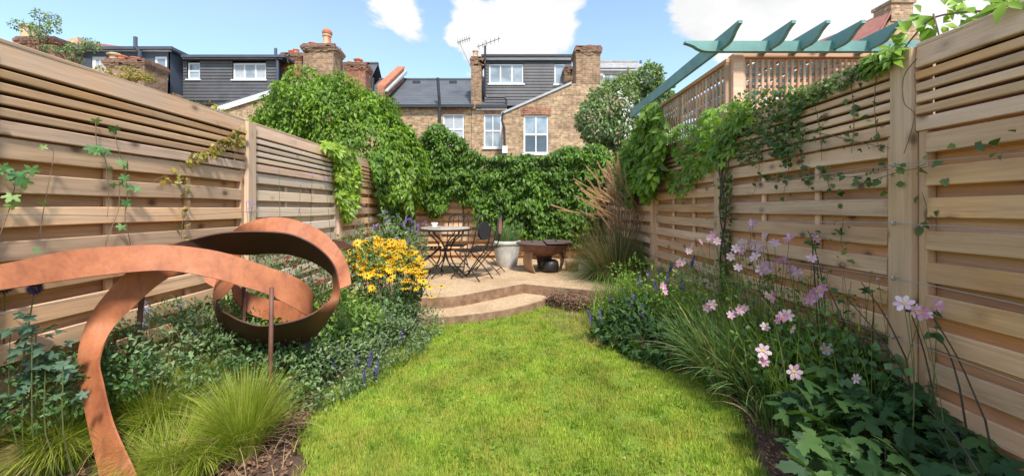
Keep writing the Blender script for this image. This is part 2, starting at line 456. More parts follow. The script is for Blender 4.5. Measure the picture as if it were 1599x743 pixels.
LM_anem = leafmat('anemone_leaf', [(.028, .068, .024), (.042, .10, .032), (.065, .135, .04), (.09, .165, .045), (.032, .075, .028)], rough=.5, trans=.28, spec=.25)
LM_blue = leafmat('glaucous_leaf', [(.06, .13, .08), (.10, .18, .11), (.045, .11, .06), (.13, .21, .14)], rough=.5, trans=.15)
LM_low = leafmat('low_foliage_leaf', [(.05, .12, .04), (.085, .18, .06), (.13, .24, .08), (.18, .29, .11)], trans=.3)
LM_cat = leafmat('catmint_leaf', [(.13, .20, .09), (.20, .28, .135), (.28, .36, .19), (.10, .17, .07), (.17, .27, .09)], rough=.6, trans=.3)
LM_strap = leafmat('strap_leaf', [(.08, .16, .045), (.14, .24, .07), (.21, .32, .10), (.27, .36, .15), (.06, .14, .04)], trans=.2)
LM_stipa = leafmat('grass_blade_lime', [(.20, .30, .02), (.29, .39, .035), (.38, .46, .06), (.46, .47, .12), (.13, .22, .02)], trans=.3, rough=.5)
LM_fine = leafmat('fine_green_foliage', [(.13, .24, .035), (.20, .33, .05), (.28, .40, .07), (.09, .18, .03)], trans=.25)
LM_cala = leafmat('reed_grass_blade', [(.07, .13, .03), (.11, .18, .045), (.17, .24, .07), (.26, .26, .10), (.05, .10, .03)], trans=.2)
LM_straw = leafmat('straw', [(.42, .28, .13), (.52, .36, .18), (.34, .21, .10), (.60, .44, .24)], trans=.2, tcol=(1.2, 1.1, .8), rough=.7)
LM_plume = leafmat('reed_grass_plume', [(.42, .25, .12), (.52, .33, .17), (.34, .19, .09), (.58, .38, .20)], trans=.3, tcol=(1.2, 1.1, .8), rough=.8)
LM_lawn = leafmat('lawn_blade', [(.21, .31, .04), (.31, .42, .05), (.40, .51, .07), (.48, .55, .11), (.26, .37, .045)], rough=.5, trans=.3, patch=((.50, .46, .11), 3.0, .65), spec=.3)
LM_yel = leafmat('yellow_petal', [(.80, .50, .02), (.88, .60, .03), (.74, .42, .015)], trans=.3, tcol=(1.1, 1.0, .5), rough=.5)
LM_cone = leafmat('dark_flower_cone', [(.035, .015, .01), (.06, .025, .012)], trans=0, rough=.8)
LM_pink = leafmat('pale_pink_petal', [(.78, .50, .66), (.85, .62, .74), (.90, .74, .82), (.72, .42, .62)], trans=.35, tcol=(1.1, 1.0, 1.1), rough=.5)
LM_mag = leafmat('deep_pink_petal', [(.64, .30, .52), (.72, .42, .60), (.58, .24, .45), (.78, .55, .70)], trans=.35, tcol=(1.1, 1.0, 1.1), rough=.5)
LM_stam = leafmat('yellow_stamens', [(.80, .45, .04), (.85, .55, .08)], trans=.1, rough=.7)
LM_purple = leafmat('purple_floret', [(.20, .10, .36), (.27, .15, .46), (.34, .20, .52)], trans=.2, tcol=(1.1, 1, 1.2), rough=.7)
LM_dpurple = leafmat('dark_purple_floret', [(.07, .06, .16), (.11, .08, .24), (.16, .13, .32)], trans=.1, tcol=(1.1, 1, 1.2), rough=.7)
LM_bluefl = leafmat('pale_blue_floret', [(.25, .30, .55), (.33, .40, .65), (.2, .22, .45)], trans=.2, tcol=(1.1, 1, 1.2), rough=.7)
LM_red = leafmat('dark_red_petal', [(.14, .015, .015), (.22, .03, .02), (.30, .08, .03)], trans=.2, tcol=(1.2, .9, .8), rough=.6)
LM_whitefl = leafmat('cream_floret', [(.60, .62, .50), (.72, .72, .62), (.5, .52, .40)], trans=.2, tcol=(1, 1, .9), rough=.7)
LM_vine = leafmat('pale_vine_leaf', [(.13, .30, .10), (.20, .38, .14), (.10, .24, .09), (.28, .40, .12)], trans=.3)
LM_ochre = leafmat('ochre_vine_leaf', [(.30, .28, .05), (.38, .30, .06), (.22, .24, .05), (.42, .26, .06)], trans=.3)
M_stem = plain('plant_stem', (.12, .15, .05), .7, .25, 20, 0)
M_stemD = plain('dark_plant_stem', (.06, .05, .03), .7, .3, 20, 0)
M_stemB = plain('brown_twig', (.20, .13, .08), .8, .3, 20, 0)
M_bark = plain('bark', (.14, .10, .07), .9, .3, 12, .5)
M_mulch = leafmat('bark_chip', [(.14, .075, .045), (.22, .12, .075), (.30, .18, .12), (.09, .05, .035)], trans=0, rough=.9)
# ================================================================== STRUCTURE
def pts_in_poly(x, y, poly):
    px = np.array([p[0] for p in poly]); py = np.array([p[1] for p in poly])
    ins = np.zeros(len(x), bool); j = len(px) - 1
    for i in range(len(px)):
        c = ((py[i] > y) != (py[j] > y)) & (x < (px[j] - px[i]) * (y - py[i]) / (py[j] - py[i] + 1e-12) + px[i])
        ins ^= c; j = i
    return ins
def smooth_line(pts, n=6):
    """catmull-rom through points"""
    P = [Vector(p) for p in pts]; out = []
    for i in range(len(P) - 1):
        p0 = P[max(i - 1, 0)]; p1 = P[i]; p2 = P[i + 1]; p3 = P[min(i + 2, len(P) - 1)]
        for k in range(n):
            t = k / n
            out.append(.5 * ((2 * p1) + (-p0 + p2) * t + (2 * p0 - 5 * p1 + 4 * p2 - p3) * t * t + (-p0 + 3 * p1 - 3 * p2 + p3) * t ** 3))
    out.append(P[-1]); return out

lawn_left = [Vector((-1.0, -1.6, 0)), Vector((-1.05, .6, 0))] + [G(x, y) for x, y in
            ((474, 743), (468, 700), (474, 660), (500, 622), (548, 588), (605, 556), (642, 528), (662, 508), (676, 500))]
step_front = [G(x, y, ZS) for x, y in ((640, 499), (676, 496.5), (738, 491), (797.6, 482), (845, 469.5), (860, 463.5))]
step_line = smooth_line(step_front, 5)
lawn_right = [G(x, y) for x, y in ((890, 476), (915, 490), (950, 517), (1010, 547), (1060, 568), (1108, 596), (1145, 640), (1172, 690), (1188, 743))] + [Vector((1.12, .6, 0)), Vector((1.0, -1.6, 0))]
ll = smooth_line(lawn_left, 4); lr = smooth_line(lawn_right, 4)
step_lawn = [Vector((p.x, p.y - .01, 0)) for p in step_line if p.x > ll[-1].x]
LAWN = [(p.x, p.y) for p in ll + step_lawn + lr]

# soil: one sheet reaching the horizon, then the finer bed soil in the garden
g = MB(); g.add([(-400, -60, -.06), (400, -60, -.06), (400, 600, -.06), (-400, 600, -.06)], [(0, 1, 2, 3)])
struct(g, 'ground', M_soil)
nx, ny = 120, 180
gx = np.linspace(XL - .02, XR + .02, nx); gy = np.linspace(-1.8, YB + .02, ny)
GX, GY = np.meshgrid(gx, gy); fx, fy = GX.ravel(), GY.ravel()
inl = pts_in_poly(fx, fy, LAWN)
z = np.array([mnoise.noise(Vector((a * 3, b * 3, 0))) * .03 + mnoise.noise(Vector((a * 14, b * 14, 5))) * .014 for a, b in zip(fx, fy)]) + .03
lx = np.array([p[0] for p in LAWN]); ly = np.array([p[1] for p in LAWN])
dm = np.full(len(fx), 9.0)
for a, b in zip(lx, ly): dm = np.minimum(dm, np.hypot(fx - a, fy - b))
z = np.where(inl, -.045, np.minimum(z, -.03 + dm * .6))
def soil_z(x, y): return .03
idx = np.arange(nx * ny).reshape(ny, nx)
q = np.stack([idx[:-1, :-1].ravel(), idx[:-1, 1:].ravel(), idx[1:, 1:].ravel(), idx[1:, :-1].ravel()], 1)
o = link('soil_bed', np_mesh('soil_bed', np.stack([fx, fy, z], 1), [q], M_soil, smooth=True), kind='structure')
lm = MB(); lm.prism([(x, y, -.03) for x, y in LAWN], (0, 0, .034)); struct(lm, 'lawn', M_thatch)

# patio and step
pf = [Vector((XL + .03, 5.1, 0))] + [G(x, y, ZP) for x, y in ((650, 466), (709, 463), (753, 455.4), (797.6, 447), (819, 443.6))]
pf = smooth_line(pf, 4) + [G(863, 448, ZP), G(928, 454, ZP), Vector((XR - .03, 5.55, 0))]
pf = [Vector((p.x, p.y, 0)) for p in pf]
def face_prism(name, line, back, z0, z1, mtop, medge):
    m_ = MB(); pts = [(p.x, p.y, z0) for p in line] + [(p[0], p[1], z0) for p in back]
    m_.prism(pts, (0, 0, z1 - z0)); 
    return m_.build(name, mtop, None, kind='structure')
face_prism('patio', pf, [(XR - .03, YB - .03), (XL + .03, YB - .03)], -.04, ZP, M_patio, M_edge)
sl = [Vector((p.x, p.y, 0)) for p in step_line]
face_prism('step', sl, [(.55, 6.25), (-.4, 6.2), (-1.3, 5.9), (-1.35, 5.1)], -.035, ZS, M_patio, M_edge)
def edging(name, line, z0, z1, th=.035):
    m_ = MB(); n = len(line)
    a = [Vector((p.x, p.y, 0)) for p in line]; off = []
    for i in range(n):
        t_ = (a[min(i + 1, n - 1)] - a[max(i - 1, 0)]).normalized(); off.append(Vector((t_.y, -t_.x, 0)) * th)
    for i in range(n - 1):
        p, q_, r, s_ = a[i] + off[i] * .1, a[i + 1] + off[i + 1] * .1, a[i + 1] + off[i + 1], a[i] + off[i]
        vs = [Vector((v_.x, v_.y, zz)) for zz in (z0, z1) for v_ in (p, q_, r, s_)]
        fs = [(4, 5, 6, 7), (3, 2, 6, 7)[::-1], (0, 1, 5, 4)]
        if i == 0: fs.append((0, 3, 7, 4))
        if i == n - 2: fs.append((1, 2, 6, 5))
        m_.add(vs, fs)
    return m_.build(name, M_edge, None, kind='structure')
edging('patio_edging', pf, -.02, ZP + .006)
edging('step_edging', sl, -.04, ZS + .006)

# ------------------------------------------------------------------ fences
def board_mesh(L, hz, th, seg=5, ch=.004, warp=.003):
    """board along X, thickness Y (front = -Y), height Z, softly warped with chamfered edges"""
    prof = [(-th / 2 + ch, -hz / 2), (-th / 2, -hz / 2 + ch), (-th / 2, hz / 2 - ch), (-th / 2 + ch, hz / 2), (th / 2, hz / 2), (th / 2, -hz / 2)]
    vs = []; k = len(prof); s1, s2 = random.random() * 50, random.random() * 50
    for i in range(seg + 1):
        x = -L / 2 + L * i / seg
        dy = mnoise.noise(Vector((x * 1.5, s1, 0))) * warp * 2; dz = mnoise.noise(Vector((x * 1.2, s2, 3))) * warp * 1.6
        for (y, z_) in prof: vs.append((x, y + dy, z_ + dz))
    fs = []
    for i in range(seg):
        for j in range(k):
            fs.append((i * k + j, i * k + (j + 1) % k, (i + 1) * k + (j + 1) % k, (i + 1) * k + j))
    fs.append(tuple(range(k - 1, -1, -1))); fs.append(tuple(seg * k + j for j in range(k)))
    me = bpy.data.meshes.new('board'); me.from_pydata(vs, [], fs); return me
def board(parent, name, mat, org, u, s0, s1, z0, z1, d, th, tilt=0.0, seg=5, warp=.003, ch=.004):
    """on a line from org along u; d = distance of the board's middle in front of the line (towards the garden)"""
    me = board_mesh(s1 - s0, z1 - z0, th, seg, ch, warp); me.materials.append(mat)
    n = Vector((u.y, -u.x, 0))                       # garden side is org + n*d ; board's front (-Y local) must face n
    o = link(name, me, parent)
    x = u; y = -n; zz = Vector((0, 0, 1))
    m = Matrix(((x.x, y.x, 0), (x.y, y.y, 0), (0, 0, 1))) @ Matrix.Rotation(tilt, 3, 'X')
    c = Vector(org) + u * (s0 + s1) / 2 + n * d; c.z = (z0 + z1) / 2
    o.location = c - base(parent) + Vector((0, 0, 0)); o.rotation_euler = m.to_euler()
    return o
def upright(parent, name, mat, org, u, s, wdt, z0, z1, d0, d1):
    """upright timber, grain vertical : a board mesh turned on end"""
    me = board_mesh(z1 - z0, wdt, d1 - d0, 3, .005, .001); me.materials.append(mat)
    n = Vector((u.y, -u.x, 0)); o = link(name, me, parent)
    m = Matrix(((0, -n.x, u.x), (0, -n.y, u.y), (1, 0, 0)))
    if m.determinant() < 0: m = Matrix(((0, -n.x, -u.x), (0, -n.y, -u.y), (1, 0, 0)))
    c = Vector(org) + u * s + n * (d0 + d1) / 2; c.z = (z0 + z1) / 2
    o.location = c - base(parent); o.rotation_euler = m.to_euler(); return o
def fence(label, org, u, posts, ztop, first_proud, mats, wires=False, capw=.125, skip_post=()):
    """posts: distances along u; panels between them"""
    f = thing('wooden_fence', label, 'fence', (org[0], org[1], 0))
    r = random.random
    for i in range(len(posts) - 1):
        a, b = posts[i] + .062, posts[i + 1] - .062
        if b - a < .2: continue
        wm = mats[i % len(mats)]
        # capping rail, sloping
        board(f, 'capping', M_cap, org, u, a + .002, b - .002, ztop - capw, ztop, .030, .030, tilt=R(-5), warp=.002, seg=6)
        board(f, 'capping', M_cap, org, u, a + .002, b - .002, ztop - .018, ztop + .004, -.012, .11, tilt=0, warp=.002, seg=6)
        z_ = ztop - capw - .018
        board(f, 'back_slat', M_gapshade, org, u, a + .004, b - .004, z_ + .004, ztop - .03, -.058, .003, tilt=0, warp=.001, seg=2)
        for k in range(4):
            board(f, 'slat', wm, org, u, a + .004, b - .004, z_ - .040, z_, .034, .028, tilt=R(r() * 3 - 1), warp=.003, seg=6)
            board(f, 'back_slat', M_gapshade, org, u, a + .004, b - .004, z_ - .052, z_ + .030, -.050 - .004 * (k % 2), .003, tilt=0, warp=.001, seg=2)
            z_ -= .0595
        board(f, 'rail', M_cap, org, u, a + .003, b - .003, z_ - .066, z_ + .002, .030, .034, tilt=R(r() * 2 - 1), warp=.002, seg=6)
        zr = z_ - .066
        # frame stiles
        for s in (a + .024, b - .024):
            upright(f, 'stile', wm, org, u, s, .044, .06, zr - .002, -.012, .034)
        for q_ in (1 / 3, 2 / 3):
            upright(f, 'batten', wm, org, u, a + (b - a) * q_, .042, .06, zr - .004, -.010, .012)
        # hit and miss boards
        n = 0; zt = first_proud
        tp = zr + .035
        k = 0
        while True:
            top = zt - k * .1625; bot = top - .098
            if top < .12: break
            # recessed board above this proud one
            rt = tp if k == 0 else top + .0745
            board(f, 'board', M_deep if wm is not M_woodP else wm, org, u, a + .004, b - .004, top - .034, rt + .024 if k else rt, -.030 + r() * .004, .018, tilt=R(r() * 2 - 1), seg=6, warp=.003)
            board(f, 'board', wm, org, u, a + .046, b - .046, max(bot, .05), top + r() * .006 - .003, .024 + r() * .004, .019, tilt=R(-4 + r() * 2.5), seg=7, warp=.0045)
            k += 1
        board(f, 'gravel_board', M_cap, org, u, a, b, -.05, .10, -.03, .03, seg=3)
    for i, s in enumerate(posts):
        if i in skip_post: continue
        upright(f, 'post', M_post, org, u, s, .118, -.06, ztop - .012, -.05, .068)
    if wires:
        for zz in wires:
            m_ = MB(); n = Vector((u.y, -u.x, 0)); pts = []
            for i, s in enumerate(posts):
                p0 = Vector(org) + u * s + n * .10; p0.z = zz; pts.append(p0)
                if i < len(posts) - 1:
                    s2 = (s + posts[i + 1]) / 2; p1 = Vector(org) + u * s2 + n * .10; p1.z = zz - .022; pts.append(p1)
            m_.tube(smooth_line(pts, 4), .0022, 5); m_.build('wire', M_wire, f)
            for s in posts:
                e = MB(); c = Vector(org) + u * s; c.z = zz
                e.tube([c + n * .06, c + n * .088], .003, 6)
                ring = [c + n * (.10 - .012 * math.cos(t_)) + Vector((0, 0, .012 * math.sin(t_))) for t_ in np.linspace(0, 2 * math.pi, 9)]
                e.tube(ring, .0028, 5); e.build('eye_bolt', M_wire, f)
    return f
fl = fence('long closeboard fence with slatted top down the left side of the garden', (XL, 0, 0), Vector((0, 1, 0)), [-1.9, -.13, 1.80, 3.73, 5.66, 7.59, 9.5],
      ZL, H + .33, [M_wood, M_wood, M_wood, M_woodP, M_woodR, M_woodR], wires=[1.95 - .12, 1.35, .9][1:])
fr = fence('long closeboard fence with slatted top down the right side of the garden', (XR, 10, 0), Vector((0, -1, 0)),
      [.5, 10 - 7.96, 10 - 6.03, 10 - 4.11, 10 - 2.17, 10 - .24, 11.8], ZR, H + .375, [M_woodR, M_woodR, M_woodR, M_woodR, M_wood, M_wood], wires=[1.61, 1.30, 1.01, .7])
fb = fence('rear fence behind the patio mostly covered in creeper', (XL, YB, 0), Vector((1, 0, 0)), [0, 2.27, 4.55], ZL - .02, H + .31, [M_wood, M_woodR])

# ------------------------------------------------------------------ neighbour's trellis and pergola
YT = 4.11
def lattice(label, org, u, s0, s1, z0, z1, pitch=.075, wd=.034, th=.014, capz=True, every=1):
    t = thing('trellis', label, 'trellis', tuple(org))
    n = Vector((u.y, -u.x, 0))
    k = int(round((s1 - s0) / pitch)); 
    for i in range(k + 1):
        upright(t, 'strip', M_trel, org, u, s0 + (s1 - s0) * i / k, wd, z0, z1, .002, .002 + th)
    kz = int(round((z1 - z0) / pitch))
    for i in range(kz + 1):
        zc_ = z0 + (z1 - z0) * i / kz
        board(t, 'strip', M_trel, org, u, s0, s1, zc_ - wd / 2, zc_ + wd / 2, -.009, th, seg=2, warp=.001, ch=.001)
    for s in (s0 - .03, s1 + .03):
        upright(t, 'frame', M_trel, org, u, s, .05, z0 - .04, z1 + .03, -.03, .03)
    board(t, 'frame', M_trel, org, u, s0 - .06, s1 + .06, z1 + .02, z1 + .06, 0, .06, seg=3)
    return t
zt1 = H + 240 * YT / F
tf = lattice('square lattice trellis facing the garden under the teal pergola beam', Vector((XR + .12, YT + .02, 0)), Vector((1, 0, 0)), .10, 1.42, ZR - .35, zt1 - .055, pitch=.060, wd=.027)
ts = lattice('weathered lattice trellis running back along the top of the right fence', Vector((XR + .07, 6.6, 0)), Vector((0, -1, 0)), .0, 6.6 - YT - .09, ZR + .03, zt1 - .09, pitch=.080, wd=.028)
pg = thing('pergola', 'teal painted pergola with five shaped rafters beyond the right fence', 'pergola', (XR + .2, YT, 0))
for (x, y) in ((XR + .14, YT + .03), (XR + 1.60, YT + .03), (XR + .14, 6.95), (XR + 1.75, 6.95)):
    b_ = MB(); b_.box(x - .05, x + .05, y - .05, y + .05, 0, zt1); b_.build('post', M_trel, pg)
def ogee(L, h):
    """side outline of a rafter whose near end is cut to an ogee: (s, z) , s=0 at the tip"""
    tip = [(0, h), (0, h * .80), (L * 0 + .035, h * .72), (.085, h * .52), (.12, h * .28), (.165, h * .08), (.22, 0)]
    return tip
def beam_outline(L, h): return ogee(L, h) + [(L, 0), (L, h)]
ybm = 4.0; zb0 = H + (325 - 82) * ybm / F; zb1 = H + (325 - 66) * ybm / F
x0b = W(1069, 70, ybm).x
m_ = MB(); ol = beam_outline(2.6, zb1 - zb0)
m_.prism([(x0b + s, ybm - .03, zb0 + z_) for s, z_ in ol], (0, .055, 0)); m_.build('beam', M_teal, pg)
m_ = MB(); m_.prism([(x0b + .33 + s, 6.9, zb0 + z_) for s, z_ in beam_outline(2.2, zb1 - zb0)], (0, .055, 0)); m_.build('beam', M_teal, pg)
for px in (1122, 1198, 1247, 1297, 1352):
    X = W(px, 66, ybm).x
    m_ = MB(); hh = .135; ol2 = beam_outline(3.35, hh); z0 = zb1 - .085
    m_.prism([(X, ybm - .36 + s, z0 + z_) for s, z_ in ol2], (.036, 0, 0)); m_.build('rafter', M_teal, pg)
# ================================================================== HOUSES
def hwall(mb, x0, x1, z0, z1, Y, holes=(), th=.25):
    """wall facing the camera at Y with rectangular openings (x0,x1,z0,z1), with reveals"""
    xs = sorted({x0, x1, *[h[0] for h in holes], *[h[1] for h in holes]}); zs = sorted({z0, z1, *[h[2] for h in holes], *[h[3] for h in holes]})
    for i in range(len(xs) - 1):
        for j in range(len(zs) - 1):
            cx, cz = (xs[i] + xs[i + 1]) / 2, (zs[j] + zs[j + 1]) / 2
            if any(h[0] < cx < h[1] and h[2] < cz < h[3] for h in holes): continue
            mb.add([(xs[i], Y, zs[j]), (xs[i + 1], Y, zs[j]), (xs[i + 1], Y, zs[j + 1]), (xs[i], Y, zs[j + 1])], [(0, 1, 2, 3)])
    for h in holes:
        a, b, c, d = h
        mb.add([(a, Y, c), (b, Y, c), (b, Y, d), (a, Y, d), (a, Y + th, c), (b, Y + th, c), (b, Y + th, d), (a, Y + th, d)],
               [(0, 4, 5, 1), (1, 5, 6, 2), (2, 6, 7, 3), (3, 7, 4, 0)])
    mb.add([(x0, Y, z0), (x0, Y, z1), (x0, Y + 3, z1), (x0, Y + 3, z0)], [(0, 1, 2, 3)])
    mb.add([(x1, Y, z0), (x1, Y, z1), (x1, Y + 3, z1), (x1, Y + 3, z0)], [(3, 2, 1, 0)])
def rect(px0, py0, px1, py1, Y):
    a = W(px0, py1, Y); b = W(px1, py0, Y); return (a.x, b.x, a.z, b.z)
def window(parent, r, Y, cols=2, rows=1, fr=.06, bar=.035, glass=None, sill=True, curtain=True, label=None, heavy=None):
    x0, x1, z0, z1 = r; yf = Y + .05
    m = MB(); g = fr
    m.box(x0, x1, yf, yf + .07, z0, z0 + g); m.box(x0, x1, yf, yf + .07, z1 - g, z1)
    m.box(x0, x0 + g, yf + .001, yf + .069, z0 + g, z1 - g); m.box(x1 - g, x1, yf + .001, yf + .069, z0 + g, z1 - g)
    for i in range(1, cols):
        c = x0 + (x1 - x0) * i / cols; bb = bar
        m.box(c - bb / 2, c + bb / 2, yf + .004, yf + .06, z0 + g, z1 - g)
    for j in range(1, rows):
        c = z0 + (z1 - z0) * j / rows; bb = bar * 1.5
        m.box(x0 + g, x1 - g, yf - .006, yf + .058, c - bb / 2, c + bb / 2)
    wo = m.build('window', M_white, parent, label=label)
    for i in range(cols):
        for j in range(rows):
            a, b = x0 + (x1 - x0) * i / cols + .02, x0 + (x1 - x0) * (i + 1) / cols - .02
            c, d = z0 + (z1 - z0) * j / rows + .02, z0 + (z1 - z0) * (j + 1) / rows - .02
            gm = glass(i, j) if callable(glass) else (glass or M_glass)
            p = MB(); p.box(a, b, yf + .022 + .001 * i, yf + .034 + .001 * i, c, d); p.build('pane', gm, wo)
    if sill:
        s = MB(); s.box(x0 - .06, x1 + .06, Y - .07, Y + .05, z0 - .07, z0 - .003); s.build('sill', M_white, wo)
    return wo
def chimney(parent, px0, px1, pytop, pybot, Y, depth, mat, caps=2, pots=(), crown=.055):
    a = W(px0, pybot, Y); b = W(px1, pytop, Y); x0, x1, z0, z1 = a.x, b.x, a.z, b.z
    if px0 < 600: z0 = -.04
    m = MB(); m.box(x0, x1, Y, Y + depth, z0, z1 - .45)
    e = crown
    c = m.build('chimney', mat, parent)
    cr_ = random.Random(int(px0)); rows = [0, .35, .8, 1.25, 1.6, 1.5, .9, .35]; hh_ = .45 / len(rows); zz = z1 - .45
    for i, k_ in enumerate(rows):       # oversailing brick courses, a little uneven
        b_ = MB(); q = e * k_ + cr_.uniform(-.008, .008); o_ = cr_.uniform(-.012, .012)
        b_.box(x0 - q + o_, x1 + q + o_ * .5, Y - q - .002, Y + depth + q, zz, zz + hh_ - .006)
        for j in range(5):
            if cr_.random() < .5:
                xx = x0 - q + (x1 - x0 + 2 * q) * cr_.random(); b_.box(xx, xx + .2, Y - q - .02, Y - q + .1, zz + .003, zz + hh_ - .010)
        b_.build('brick_course', M_brickCap if (i > 3 and mat is not M_brickY) else mat, c)
        b_ = MB(); b_.box(x0 - q + .02, x1 + q - .02, Y - q + .02, Y + depth + q - .02, zz + hh_ - .006, zz + hh_); b_.build('mortar_joint', M_render, c)
        zz += hh_
    for (ppx, h, r, pm, kind) in pots:
        cx = W(ppx, 0, Y + depth / 2).x; q = MB(); cc = (cx, Y + depth / 2, z1)
        if kind == 'cowl':
            q.lathe(cc, [(r, -.02), (r * .85, h * .3), (r * .8, h * .72), (r * 1.15, h * .74), (r * 1.2, h * .86), (r * .8, h), (r * .4, h)], 12)
        else:
            q.lathe(cc, [(r * 1.1, -.02), (r * 1.05, h * .12), (r * .85, h * .2), (r * .78, h * .85), (r, h * .88), (r, h), (r * .6, h)], 12)
        q.build('chimney_pot', pm, c)
    return c
def cladding(parent, px0, py0, px1, py1, Y, mat, course=.13, holes=(), name='cladding'):
    x0, x1, z0, z1 = rect(px0, py0, px1, py1, Y); m = MB(); z_ = z0
    while z_ < z1 - .01:
        t = min(z_ + course, z1)
        segs = [(x0, x1)]
        for h in holes:
            if h[2] < t - .02 and h[3] > z_ + .02:
                ns = []
                for a, b in segs:
                    if h[0] > a: ns.append((a, min(h[0], b)))
                    if h[1] < b: ns.append((max(h[1], a), b))
                segs = ns
        for a, b in segs:
            if b - a < .01: continue
            m.add([(a, Y - .035, z_), (b, Y - .035, z_), (b, Y - .004, t + .01), (a, Y - .004, t + .01), (a, Y, z_), (b, Y, z_)], [(0, 1, 2, 3), (0, 4, 5, 1)])
        z_ += course
    m.box(x0, x1, Y + .30, Y + .32, z0, z1)
    return m.build(name, mat, parent, kind='stuff')
def quad(mb, *pts, th=.08):
    mb.prism([Vector(p) for p in pts], (0, 0, -th)); return mb
def slate_roof(parent, x0, x1, z0, Y0, z1, Y1, mat=None, name='roof', rows=0):
    m = MB(); mat = mat or M_slate
    n = rows or max(3, int(math.hypot(z1 - z0, Y1 - Y0) / .32))
    for i in range(n):
        a, b = i / n, (i + 1) / n
        za, zb = z0 + (z1 - z0) * a, z0 + (z1 - z0) * b; ya, yb = Y0 + (Y1 - Y0) * a, Y0 + (Y1 - Y0) * b
        m.add([(x0, ya, za + .022), (x1, ya, za + .022), (x1, yb, zb), (x0, yb, zb), (x0, ya, za), (x1, ya, za)], [(0, 1, 2, 3), (0, 4, 5, 1)])
    m.box(x0, x1, Y1 - .1, Y1 + .1, z1 - .02, z1 + .07)
    m.add([(x0, Y1, z1), (x1, Y1, z1), (x1, Y1 + (Y1 - Y0), z0), (x0, Y1 + (Y1 - Y0), z0)], [(0, 1, 2, 3)])
    return m.build(name, mat, parent, kind=None)
def pipe(parent, name, pts, r, mat=None):
    m = MB(); m.tube(pts, r, 8); return m.build(name, mat or M_black, parent)
def wbox(parent, name, px0, py0, px1, py1, Y, dep, mat, **k):
    x0, x1, z0, z1 = rect(px0, py0, px1, py1, Y); m = MB(); m.box(x0, x1, Y, Y + dep, z0, z1); return m.build(name, mat, parent, **k)

# --- brick house with the dormer, centre
YC, YO = 20.0, 18.0
hc = thing('terraced_house', 'yellow brick house with dark clad dormer and tall chimney behind the rear fence', 'house', (0, YO, 0))
# projecting gable wing
rw = rect(818, 180, 857, 240, YO); zt = W(0, 178, YO).z; xa = W(785, 0, YO).x; xb = W(972, 0, YO).x
m = MB(); hwall(m, xa, xb, -.05, zt, YO, [rw]); 
m.prism([(xa, YO, zt), (xb, YO, zt), W(972, 158, YO), W(945, 131, YO), W(893, 131, YO)], (0, 2.0, 0))
m.build('wall', M_brickY, hc)
wn = window(hc, rw, YO, 2, 2, fr=.075, bar=.05, glass=lambda i, j: M_glassD if j == 0 else M_glass)
m = MB()       # brick arch over the window, a soldier course
for i in range(14):
    x = rw[0] - .12 + (rw[1] - rw[0] + .24) * (i + .5) / 14; k = abs(i - 6.5) / 7
    b_ = MB(); ang = (i - 6.5) * .02
    b_.cbox((x, YO - .012, rw[3] + .20 - k * k * .05), (.036, .02, .17), rot=Matrix.Rotation(ang, 3, 'Y')); b_.build('arch_brick', M_brickR, hc)
# coping along the slope and eaves of the wing
m = MB(); pA, pB = W(783, 179.5, YO), W(893, 131.5, YO)
m.prism([pA + Vector((0, -.06, 0)), pB + Vector((0, -.06, 0)), pB + Vector((0, -.06, .10)), pA + Vector((0, -.06, .10))], (0, .35, 0)); m.build('verge', M_lead, hc)
chimney(hc, 900, 938, 71, 131.5, YO - .003, 1.0, M_brickO, pots=((921, .17, .16, M_terra, 'plain'),), crown=.05)
# main rear wall
rm = rect(756, 178, 784, 231, YC)
m = MB(); hwall(m, W(737, 0, YC).x, W(790, 0, YC).x, -.05, W(0, 168, YC).z, YC, [rm]); m.build('wall', M_brickY, hc)
window(hc, rm, YC, 2, 2, fr=.07, bar=.045)
for i in range(10):
    x = rm[0] + (rm[1] - rm[0]) * (i + .5) / 10; b_ = MB(); b_.box(x - .037, x + .037, YC - .012, YC + .02, rm[3] + .01, rm[3] + .20); b_.build('arch_brick', M_brickR, hc)
# roof slope below and round the dormer
slate_roof(hc, W(742, 0, YC).x, W(960, 0, YC).x, W(0, 166, YC).z, YC - .1, W(0, 92, YC).z, YC + 3.0)
wbox(hc, 'gutter', 743, 163.5, 792, 168, YC - .22, .16, M_black)
wbox(hc, 'fascia', 743, 168.6, 792, 172, YC - .10, .09, M_white)
YD = YC + .32
wa, wb = rect(764, 100, 818, 131, YD), rect(866, 100, 884, 132, YD)
cladding(hc, 757, 92, 893, 165, YD, M_clad, course=.15, holes=[wa, wb])
window(hc, wa, YD, 3, 1, fr=.07, bar=.06, glass=M_glass, curtain=True); window(hc, wb, YD, 1, 1, fr=.07)
wbox(hc, 'fascia', 755, 88.5, 896, 93.5, YD - .14, .13, M_white)
wbox(hc, 'dormer_roof', 752, 85, 897, 88.5, YD - .25, 3.2, M_black)
wbox(hc, 'gutter', 755, 93.4, 896, 96, YD - .09, .08, M_black)
pipe(hc, 'downpipe', [W(758, 72, YD - .3), W(758, 150, YD - .3), W(762, 152, YD - .3), W(788, 152, YD - .3), W(791, 155, YD - .3), W(791, 164, YD - .3)], .05)
chimney(hc, 736, 752, 88, 170, YC - .15, .9, M_brickO, pots=((743, .42, .15, M_buff, 'plain'),), crown=.04)
chimney(hc, 882, 899, 104, 140, YC - .3, .8, M_brickO, crown=.03)
pipe(hc, 'downpipe', [W(786, 176, YO - .07), W(784, 188, YO - .07), W(788, 200, YO - .07), W(789, 240, YO - .07)], .045)
m = MB(); m.box(*sum([[W(785, 0, YO).x, W(793, 0, YO).x], [YO - .2, YO]], []), W(0, 240, YO).z, W(0, 229, YO).z); m.build('meter_box', M_white, hc)
